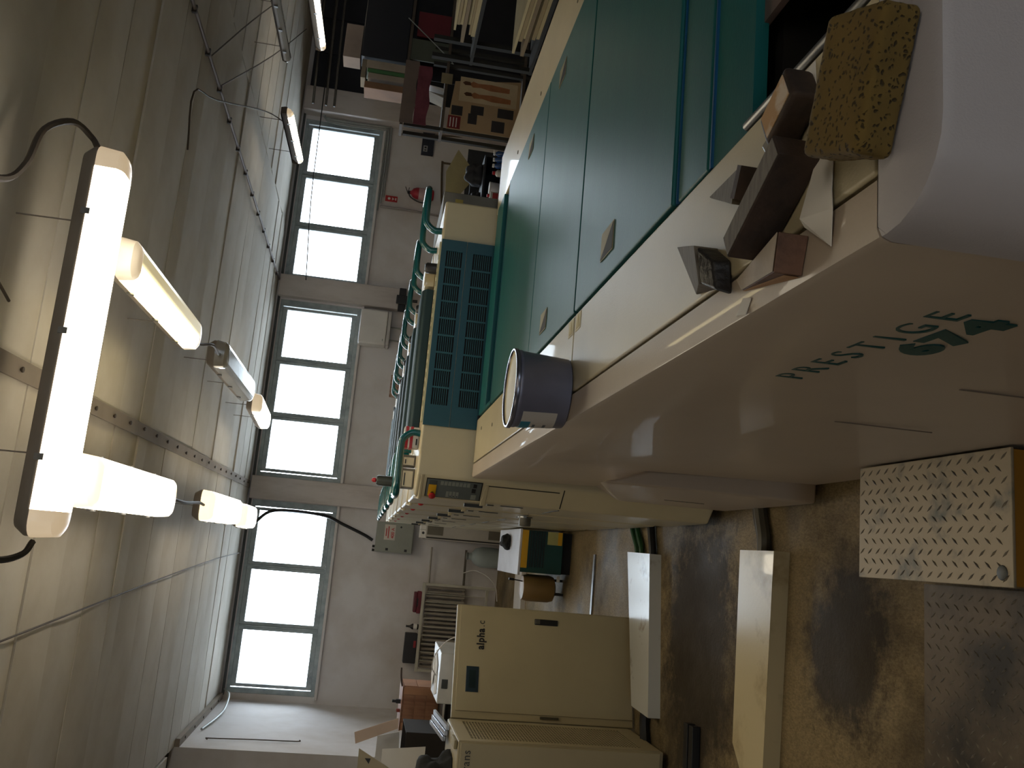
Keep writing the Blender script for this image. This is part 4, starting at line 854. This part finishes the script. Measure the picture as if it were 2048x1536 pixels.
bl = thing('pressure_drum', 'tan rounded drum beside the teal machine with a black lever', 'drum', (-.26, 7.5, 0))
MB().lathe([(.05, .06), (.10, .08), (.112, .12), (.112, .30), (.10, .345), (.05, .36)], (-.265, 7.5, 0), 20).build('shell', M('drum_tan', (150, 120, 74), .45), bl, smooth=True)
for a in (0, 2.1, 4.2): MB().box(-.265+.075*math.cos(a)-.01, -.265+.075*math.cos(a)+.01, 7.5+.075*math.sin(a)-.01, 7.5+.075*math.sin(a)+.01, 0, .082).build('foot', black, bl)
MB().tube([(-.215, 7.45, .35), (-.205, 7.42, .44)], .005, 6).build('lever', black, bl); MB().tube([(-.206, 7.424, .43), (-.203, 7.41, .475)], .010, 8).build('lever_grip', black, bl)
MB().box(-.20, -.15, 7.37, 7.384, .05, .075).build('tag', paper, bl)

# window wall, right half
hb = thing('wall_heater', 'white enamel box on the wall below the middle window', 'heater', (2.67, 11.0, 1.68))
MB().box(2.45, 2.90, 10.98, 11.19, 1.725, 2.07).build('casing', white, hb, bevel=.02)
MB().box(2.45, 2.90, 10.985, 11.19, 1.68, 1.722).build('base_band', M('heater_band', (188, 184, 182), .5), hb, bevel=.008)
MB().box(2.50, 2.53, 10.9785, 10.9795, 1.76, 1.77).build('mark', greybox, hb)
for x_ in (2.55, 2.72): MB().tube([(x_, 11.1, 1.68), (x_, 11.12, 1.50)], .010, 6).build('pipe', greybox, hb)
ex = thing('fire_extinguisher', 'red fire extinguisher with a black hose on the wall below the right window', 'fire extinguisher', (4.58, 11.1, 1.31))
MB().lathe([(.06, 0), (.075, .015), (.078, .03), (.078, .23), (.06, .275), (.025, .30), (.022, .315)], (4.58, 11.09, 1.315), 20).build('cylinder', M('extinguisher_red', (158, 22, 42), .35), ex, smooth=True)
MB().lathe([(.079, .10), (.0792, .20)], (4.58, 11.09, 1.315), 20, cap=False).build('label', M('ext_label', (200, 170, 170), .6), ex)
MB().box(4.565, 4.595, 11.075, 11.105, 1.63, 1.66).build('valve', black, ex); MB().obox((4.60, 11.08, 1.675), (.045, 0, .02), (0, .01, 0), (0, 0, .004)).build('lever', black, ex); MB().obox((4.60, 11.08, 1.652), (.04, 0, -.006), (0, .01, 0), (0, 0, .004)).build('lever', black, ex)
MB().tube(smoothpath([(4.565, 11.08, 1.645), (4.51, 11.07, 1.62), (4.46, 11.07, 1.52), (4.45, 11.07, 1.42), (4.47, 11.08, 1.34)], 4), .008, 6).build('hose', black, ex)
sg = thing('wall_sign', 'small red sign with white symbols on the wall above the fire extinguisher', 'sign', (4.49, 11.19, 1.86))
MB().box(4.455, 4.535, 11.192, 11.199, 1.785, 1.945).build('board', M('sign_red', (176, 40, 40), .5), sg)
MB().lathe([(.018, 0), (.018, -.001)], (4.495, 11.1915, 1.895), 12, 'y').build('symbol', paper, sg); MB().box(4.478, 4.512, 11.1905, 11.1915, 1.80, 1.815).build('symbol', paper, sg); MB().prism([(4.475, 11.191, 1.855), (4.515, 11.191, 1.855), (4.495, 11.191, 1.825)], (0, .001, 0)).build('symbol', paper, sg)
nb = thing('notice_board', 'dark blue notice board with a white card on the wall right of the window', 'board', (5.37, 11.15, 1.38))
MB().box(5.18, 5.50, 11.17, 11.199, 1.385, 1.545).build('board', M('board_blue', (40, 46, 60), .6), nb)
MB().box(5.225, 5.31, 11.1685, 11.1695, 1.465, 1.52).build('card', M('card_grey', (176, 178, 180), .6), nb)
for x_, w_ in ((5.238, .016), (5.272, .024)): MB().box(x_, x_+w_, 11.1672, 11.1684, 1.478, 1.506).build('print_mark', black, nb)
for k in range(3):
    x_ = 5.42+k*.028
    cord('wall_conduit', ('white conduit on the wall right of the right window, nearest to the glass', 'white conduit on the wall right of the right window, middle of three', 'white conduit on the wall right of the right window, outermost of three')[k], [(x_+.08, 11.13, 2.86+.03*k), (x_, 11.14, 2.80+.02*k), (x_-.01, 11.15, 2.5), (x_, 11.15, 2.10-k*.03), (x_-.06, 11.16, 2.03-k*.03), (x_-.8, 11.17, 2.03-k*.03), (4.3+k*.1, 11.17, 2.03-k*.03)], .009, galv, k=4)
cord('wall_pipe', 'grey pipe running down the wall from the right window past the extinguisher', [(4.36, 11.17, 2.0), (4.36, 11.17, 1.6), (4.33, 11.17, 1.0)], .014, M('pipe_wall', (150, 142, 138), .6), k=3)
cord('wall_pipe', 'brown pipe bent at right angles on the wall behind the bench', [(5.10, 11.17, 1.03), (5.10, 11.17, 1.22), (5.08, 11.17, 1.245), (4.6, 11.17, 1.205), (4.35, 11.17, 1.17), (3.6, 11.17, 1.12)], .014, M('pipe_brown', (90, 74, 54), .6), k=3)
cord('wall_rod', 'thin brown rod with a hooked top on the wall beside the notice board', [(5.43, 11.15, 1.80), (5.41, 11.15, 1.82), (5.42, 11.15, 1.78), (5.50, 11.15, 1.1), (5.53, 11.15, .78)], .010, MATS['pipe_brown'], k=3)
pc = thing('wall_clamp', 'black pipe clamp at the foot of the pier between the right and middle windows', 'clamp', (3.05, 10.95, 1.45))
MB().box(2.92, 3.22, 10.95, 11.03, 1.53, 1.62).box(3.0, 3.12, 10.93, 10.949, 1.50, 1.65).build('clamp_body', black, pc, bevel=.01)
MB().tube([(3.06, 10.94, 1.5), (3.06, 10.94, 1.38)], .02, 8).build('pipe', black, pc)
ws = setp(MB().box(1.83, 2.12, 11.19, 11.1985, 1.44, 1.60).build('faded_notice', M('notice_faded', (168, 140, 122), .9, scale=30, col2=(120, 84, 66), lo=.5, hi=.6)), 'faded brown notice on the wall below the middle window', 'notice')

# ------------------------------------------------------------------ right: dark wall, racks, bench
dw = thing('partition', 'dark blue black board partition along the window wall at the right', 'partition', (6.9, 11.1, 0))
pm = M('partition_dark', (30, 32, 40), .75, scale=2, var=.2)
for k in range(4): MB().box(5.86+k*.52, 5.86+k*.52+.512, 11.10, 11.13, 0, 3.1).build('board', pm, dw)
for k, (z_, lab) in enumerate(((2.619, 'lowest dark pipe running across before the dark partition'), (2.711, 'middle dark pipe running across before the dark partition'), (2.852, 'top dark pipe running across before the dark partition'))):
    cord('cross_pipe', lab, [(4.74, 9.35, z_-.03), (5.9, 9.35, z_), (7.6, 9.35, z_+.03)], .014, M('pipe_dim', (44, 42, 38), .6), k=2)
ra = thing('storage_rack', 'grey post storage rack with a cloth hung board and poster at the right', 'rack', (5.2, 8.4, 0))
rkm = M('rack_grey', (50, 48, 43), .85, var=.12)
for x_ in (4.06, 4.93, 4.76, 6.3): MB().box(x_-.018, x_+.018, 8.12, 8.16, 0, 1.79 if x_ < 4.5 or x_ > 6 else 1.56).build('post', rkm, ra)
for x_ in (4.06, 6.3): MB().box(x_-.018, x_+.018, 8.31, 8.35, 0, 1.79).build('post', rkm, ra)
for z_ in (1.80, 1.40, .62, .15): MB().box(4.04, 6.4, 8.11, 8.37, z_, z_+.028).build('shelf', M('rack_board', (86, 74, 62), .7, var=.15), ra)
MB().box(4.70, 6.4, 8.372, 8.38, .18, 1.8).build('back_sheet', M('rack_back', (40, 38, 40), .8), ra)
cl = thing('hanging_cloth', 'faded pink and brown cloth hanging over the rack board edge', 'cloth', (4.4, 8.08, 1.6))
def hung(x0, x1, y, z0_, z1_, name, mat, parent, amp=.008, n=14):
    mb = MB(); vs, fs = [], []
    for i in range(n+1):
        x_ = x0+(x1-x0)*i/n; q = amp*math.sin(i*1.3)+amp*.6*math.sin(i*2.9)
        vs += [(x_, y+q*.3, z1_), (x_, y+q, z0_+.01*math.sin(i*.9)), (x_, y+q*.3+.003, z1_), (x_, y+q+.003, z0_+.01*math.sin(i*.9))]
    for i in range(n):
        b = i*4; fs += [(b, b+1, b+5, b+4), (b+2, b+6, b+7, b+3), (b, b+4, b+6, b+2), (b+1, b+3, b+7, b+5)]
    e = n*4; fs += [(0, 2, 3, 1), (e, e+1, e+3, e+2)]
    return mb.add(vs, fs).build(name, mat, parent, smooth=True)
hung(4.05, 4.72, 8.085, 1.70, 1.835, 'brown_band', M('cloth_brown', (120, 104, 94), .9), cl)
hung(4.05, 4.68, 8.080, 1.57, 1.70, 'pink_band', M('cloth_pink', (120, 62, 72), .9, scale=9, var=.15), cl)
po = thing('poster', 'large creased cream poster with figure photographs and a red banner below the rack', 'poster', (4.32, 8.05, 1.0))
pom = M('poster_cream', (186, 158, 122), .7, scale=2.4, var=.08)
MB().hexa([(4.05, 8.055, .66), (4.66, 8.055, .67), (4.66, 8.058, .67), (4.05, 8.058, .66), (4.045, 8.055, 1.375), (4.56, 8.055, 1.33), (4.56, 8.058, 1.33), (4.045, 8.058, 1.375)]).build('poster_sheet', pom, po)
def pst(x0, x1, z0_, z1_, mat, name, y=8.0535): return MB().box(x0, x1, y, y+.0012, z0_, z1_).build(name, mat, po)
pst(4.36, 4.62, .70, 1.28, M('poster_light', (216, 196, 160), .7), 'photo_field', 8.0538)
pst(4.055, 4.19, 1.24, 1.365, M('poster_red', (130, 40, 42), .7), 'banner')
pst(4.20, 4.30, 1.23, 1.34, M('poster_dark', (56, 52, 52), .7), 'photo_block')
for z_ in (1.275, 1.305, 1.335): pst(4.07, 4.17, z_, z_+.010, paper, 'print_line', 8.0522)
for x0, x1, z0_, z1_ in ((4.235, 4.33, 1.02, 1.15), (4.13, 4.24, 1.08, 1.17), (4.24, 4.34, .72, .88), (4.08, 4.2, .80, .93)): pst(x0, x1, z0_, z1_, MATS['poster_dark'], 'photo_block')
fig = M('poster_skin', (176, 116, 76), .7, scale=12, var=.15); hair = M('poster_hair', (92, 58, 36), .7)
for dx, dz in ((0, 0), (.115, .02)):                        # two plain printed figures, head to feet
    MB().prism([(4.40+dx, 8.0528, .76+dz), (4.45+dx, 8.0528, .76+dz), (4.465+dx, 8.0528, .95+dz), (4.455+dx, 8.0528, 1.08+dz), (4.47+dx, 8.0528, 1.13+dz), (4.44+dx, 8.0528, 1.17+dz), (4.405+dx, 8.0528, 1.13+dz), (4.415+dx, 8.0528, 1.05+dz), (4.395+dx, 8.0528, .95+dz)], (0, .0008, 0)).build('printed_figure', fig, po)
    MB().prism([(4.425+dx, 8.0524, 1.15+dz), (4.46+dx, 8.0524, 1.16+dz), (4.462+dx, 8.0524, 1.21+dz), (4.443+dx, 8.0524, 1.235+dz), (4.42+dx, 8.0524, 1.21+dz)], (0, .0003, 0)).build('printed_hair', hair, po)
def box_thing(name, label, cat, x0, x1, y0, y1, z0_, z1_, mat, group=None, bevel=.003, part='body'):
    return setp(MB().box(x0, x1, y0, y1, z0_, z1_).build(name, mat, bevel=bevel), label, cat, group)
box_thing('document_box', 'brown document box standing at the left end of the rack top', 'box', 4.385, 4.455, 8.14, 8.36, 1.8285, 2.215, M('box_brown', (138, 102, 72), .7))
box_thing('binder', 'pale thick binder right of the brown document box', 'binder', 4.49, 4.545, 8.13, 8.36, 1.8285, 2.19, M('binder_pale', (168, 154, 136), .7))
box_thing('binder', 'green spined binder between two pale ones on the rack top', 'binder', 4.55, 4.59, 8.13, 8.36, 1.8285, 2.20, M('binder_green', (70, 120, 66), .6))
box_thing('binder', 'pale wide binder right of the green spined one', 'binder', 4.595, 4.68, 8.13, 8.36, 1.8285, 2.215, MATS['binder_pale'])
box_thing('paper_stack', 'ragged paper stack lying on the binders below the tilted carton', 'paper', 4.49, 4.69, 8.15, 8.35, 2.2165, 2.262, M('stack_beige', (140, 128, 108), .8))
box_thing('black_case', 'large flat black case on the rack top right of the binders', 'case', 4.72, 5.55, 8.14, 8.36, 1.8285, 2.285, M('case_navy', (24, 25, 32), .6), bevel=.01)
ca_ = box_thing('carton', 'grey beige carton lying on the large black case', 'carton', 4.68, 5.04, 8.14, 8.35, 2.287, 2.455, M('carton_grey', (150, 134, 124), .8))
box_thing('folder', 'dark red folder with a small star standing behind the rack cloth edge', 'folder', 5.03, 5.30, 8.13, 8.15, 1.4285, 1.76, M('folder_red', (104, 20, 30), .5))
for k, (a0, a1, z_) in enumerate(((4.47, 4.50, 1.60), (4.40, 4.43, 1.585))):
    setp(MB().prism([(a0, 8.13, 1.4285), (a1, 8.13, 1.4285), (a1+.02, 8.13, z_), (a0+.05, 8.13, z_)], (0, .2, 0)).build('paper_wad', (paper, M('paper_dim', (150, 140, 124), .8))[k]), ('tilted white paper wad in the rack below the pink cloth', 'tilted grey paper wad beside the white one in the rack')[k], 'paper')
box_thing('photo_card', 'cream card with a round spot standing on the rack shelf above the poster', 'card', 4.53, 4.64, 8.075, 8.08, 1.36, 1.47, M('card_cream', (150, 136, 104), .7), bevel=0)
box_thing('wall_panel', 'grey green panel leaning in the rack beside the red folder', 'panel', 4.76, 4.99, 8.125, 8.145, 1.4285, 1.80, M('panel_sage', (84, 88, 74), .7))
# near rack with board stacks running out of the picture
rbk = thing('storage_rack', 'near dark rack loaded with stacks of yellowish boards, cut by the picture edge', 'rack', (3.8, 5.0, 0))
for x_ in (3.42, 3.56): MB().box(x_-.015, x_+.015, 5.72, 5.76, 0, 1.62).build('post', M('rack_dark', (36, 35, 31), .85), rbk)
for x_ in (3.42, 4.5): MB().box(x_-.015, x_+.015, 4.0, 4.03, 0, 1.62).build('post', MATS['rack_dark'], rbk)
MB().box(4.485, 4.515, 5.72, 5.76, 0, 1.62).build('post', MATS['rack_dark'], rbk)
for z_ in (1.33, .90, .45): MB().box(3.40, 4.52, 4.0, 5.76, z_, z_+.02).build('shelf', MATS['rack_dark'], rbk)
MB().box(4.50, 4.512, 4.04, 5.71, .2, 1.6).build('back_sheet', M('rack_void', (16, 15, 16), .9), rbk)
bmats = [M('board_%d' % k, c, .7, var=.1) for k, c in enumerate(((176, 158, 112), (150, 130, 88), (186, 170, 128), (128, 108, 74)))]
for lev, zb_, n in ((0, 1.351, 7), (1, .921, 7)):
    z_ = zb_
    for k in range(n):
        th = RND.uniform(.012, .028); x0 = 3.42+RND.uniform(0, .05)
        setp(MB().box(x0, 4.45, 4.05+RND.uniform(0, .1), 4.97 if False else 5.60-RND.uniform(0, .25), z_, z_+th).build('stacked_board', bmats[k % 4]), 'yellowish board, %s in the %s stack of the near rack' % (('lowest', 'second from the bottom', 'third from the bottom', 'middle one', 'third from the top', 'second from the top', 'topmost')[k], ('upper', 'lower')[lev]), 'board', ('boards on the upper shelf of the near rack', 'boards on the lower shelf of the near rack')[lev])
        z_ += th+.0015
# bench with bottles before the poster
bn = thing('work_bench', 'dark cluttered work bench with a raised shelf below the notice board', 'bench', (3.7, 8.5, 0))
bnm = M('bench_dark', (40, 42, 46), .6)
MB().box(3.28, 4.02, 8.1, 8.9, .72, .75).build('bench_top', bnm, bn, bevel=.003)
for x_, y_ in ((3.32, 8.14), (3.98, 8.14), (3.32, 8.86), (3.98, 8.86)): MB().box(x_-.025, x_+.025, y_-.025, y_+.025, 0, .72).build('leg', bnm, bn)
MB().box(3.28, 4.02, 8.45, 8.9, .905, .925).build('shelf', bnm, bn); MB().box(3.28, 4.02, 8.88, 8.9, .75, 1.02).build('back_board', bnm, bn)
for x_ in (3.285, 4.0): MB().box(x_, x_+.015, 8.45, 8.88, .75, .905).build('upright', bnm, bn)
hm_ = heap('dark_bundle', (3.87, 8.66, .926), .12, 3, M('bundle_dark', (36, 36, 42), .8), None, (1, .9, 1.1)); setp(hm_, 'dark rounded bundle on the bench shelf nearest the poster', 'bundle')
hm2 = heap('dark_bundle', (3.60, 8.66, .926), .085, 6, MATS['bundle_dark'], None, (1, .9, .9)); setp(hm2, 'smaller dark bundle on the bench shelf beside the white tub', 'bundle')
gb = thing('bottle', 'green plastic bottle standing on the bench shelf', 'bottle', (3.50, 8.5, .926))
MB().lathe([(.03, 0), (.046, .01), (.048, .12), (.045, .17), (.02, .225), (.016, .235)], (3.50, 8.52, .9265), 16).build('body', M('bottle_green', (40, 110, 50), .25), gb, smooth=True); MB().lathe([(.017, .236), (.017, .262)], (3.50, 8.52, .9265), 10).build('cap', M('cap_brown', (90, 50, 44), .5), gb)
box_thing('label_box', 'pale yellow box end on the bench shelf beside the green bottle', 'box', 3.36, 3.42, 8.47, 8.6, .9265, 1.0, M('box_straw', (150, 140, 80), .7))
tb_ = thing('tub', 'small white tub on the bench in front of the shelf', 'tub', (3.60, 8.3, .75))
MB().lathe([(.045, 0), (.055, .01), (.058, .10), (.054, .105)], (3.60, 8.3, .7505), 16).build('body', M('tub_white', (196, 196, 204), .4), tb_, smooth=True); MB().lathe([(.06, .106), (.06, .118)], (3.60, 8.3, .7505), 16).build('lid', white, tb_)
cn2 = thing('jerrycan', 'white canister with a red label and red cap on the bench corner', 'canister', (3.44, 8.2, .75))
MB().box(3.37, 3.49, 8.12, 8.22, .7505, .87).build('body', white, cn2, bevel=.012); MB().box(3.385, 3.475, 8.1185, 8.1195, .79, .845).build('label', M('label_red', (170, 60, 66), .6), cn2); MB().lathe([(.016, 0), (.016, .025)], (3.46, 8.17, .871), 10).build('cap', red, cn2)
cap2 = thing('bottle', 'white bottle with a bright red cap on the bench behind the deck edge', 'bottle', (3.72, 8.2, .75))
MB().lathe([(.035, 0), (.035, .06), (.016, .08)], (3.72, 8.2, .7505), 12).build('body', white, cap2, smooth=True); MB().lathe([(.018, .081), (.018, .108)], (3.72, 8.2, .7505), 10).build('cap', red, cap2)
for k, x_ in enumerate((3.80, 3.865, 3.93)):
    t = thing('spray_bottle', ('blue glossy bottle on the bench, nearest of three to the red cap', 'blue glossy bottle on the bench, middle of three', 'blue glossy bottle on the bench, nearest of three to the poster')[k], 'bottle', (x_, 8.2, .75))
    MB().lathe([(.026, 0), (.028, .07), (.013, .095)], (x_, 8.2, .7505), 12).build('body', M('bottle_blue', (50, 84, 140), .15), t, smooth=True); MB().box(x_-.02, x_+.012, 8.19, 8.21, .847, .865).build('nozzle', white, t)
ys = thing('lit_wall_panel', 'added dull yellow panel standing in for lit wall above the bench', 'sheet', (4.3, 9.6, 1.0))
MB().prism([(4.42, 9.9, 1.24), (4.72, 9.9, 1.12), (4.50, 9.9, .93), (4.33, 9.9, .93), (4.05, 9.9, 1.12), (4.07, 9.9, 1.22)], (0, .004, 0)).build('sheet', M('lit_wall_yellow', (158, 148, 110), .8), ys)  # added panel, its colour stands in for a lit part of the wall
MB().box(4.02, 4.75, 9.906, 9.92, 0, 1.0).build('stand', bnm, ys)
cord('thin_rod', 'pale slanting rod leaning on the rack beside the red folder', [(5.16, 8.06, 1.86), (4.78, 8.06, 1.40), (4.77, 8.10, 1.39)], .005, galv, k=2)
# a few cobweb strands in the window corners
for k, (x_, z_, s_) in enumerate(((.26, 2.2, -1), (-1.76, 2.18, 1), (2.80, 2.2, -1), (3.32, 3.0, 1))):
    mb = MB()
    for q in range(5):
        a = RND.uniform(.05, .3); b2 = RND.uniform(.05, .28); mb.tube(smoothpath([(x_, WY-.004, z_+a*.6), (x_+s_*a*.4, WY-.012, z_+.02), (x_+s_*b2, WY-.004, z_-.04)], 4), .0012, 3)
    setp(mb.build('cobweb', M('cobweb', (210, 212, 216), .9), kind='stuff'), ('cobweb strands in the lower corner of the left window by the pier', 'cobweb strands in the lower corner of the left window by the corner wall', 'cobweb strands in the lower corner of the middle window', 'cobweb strands at the top corner of the right window')[k], 'cobweb')
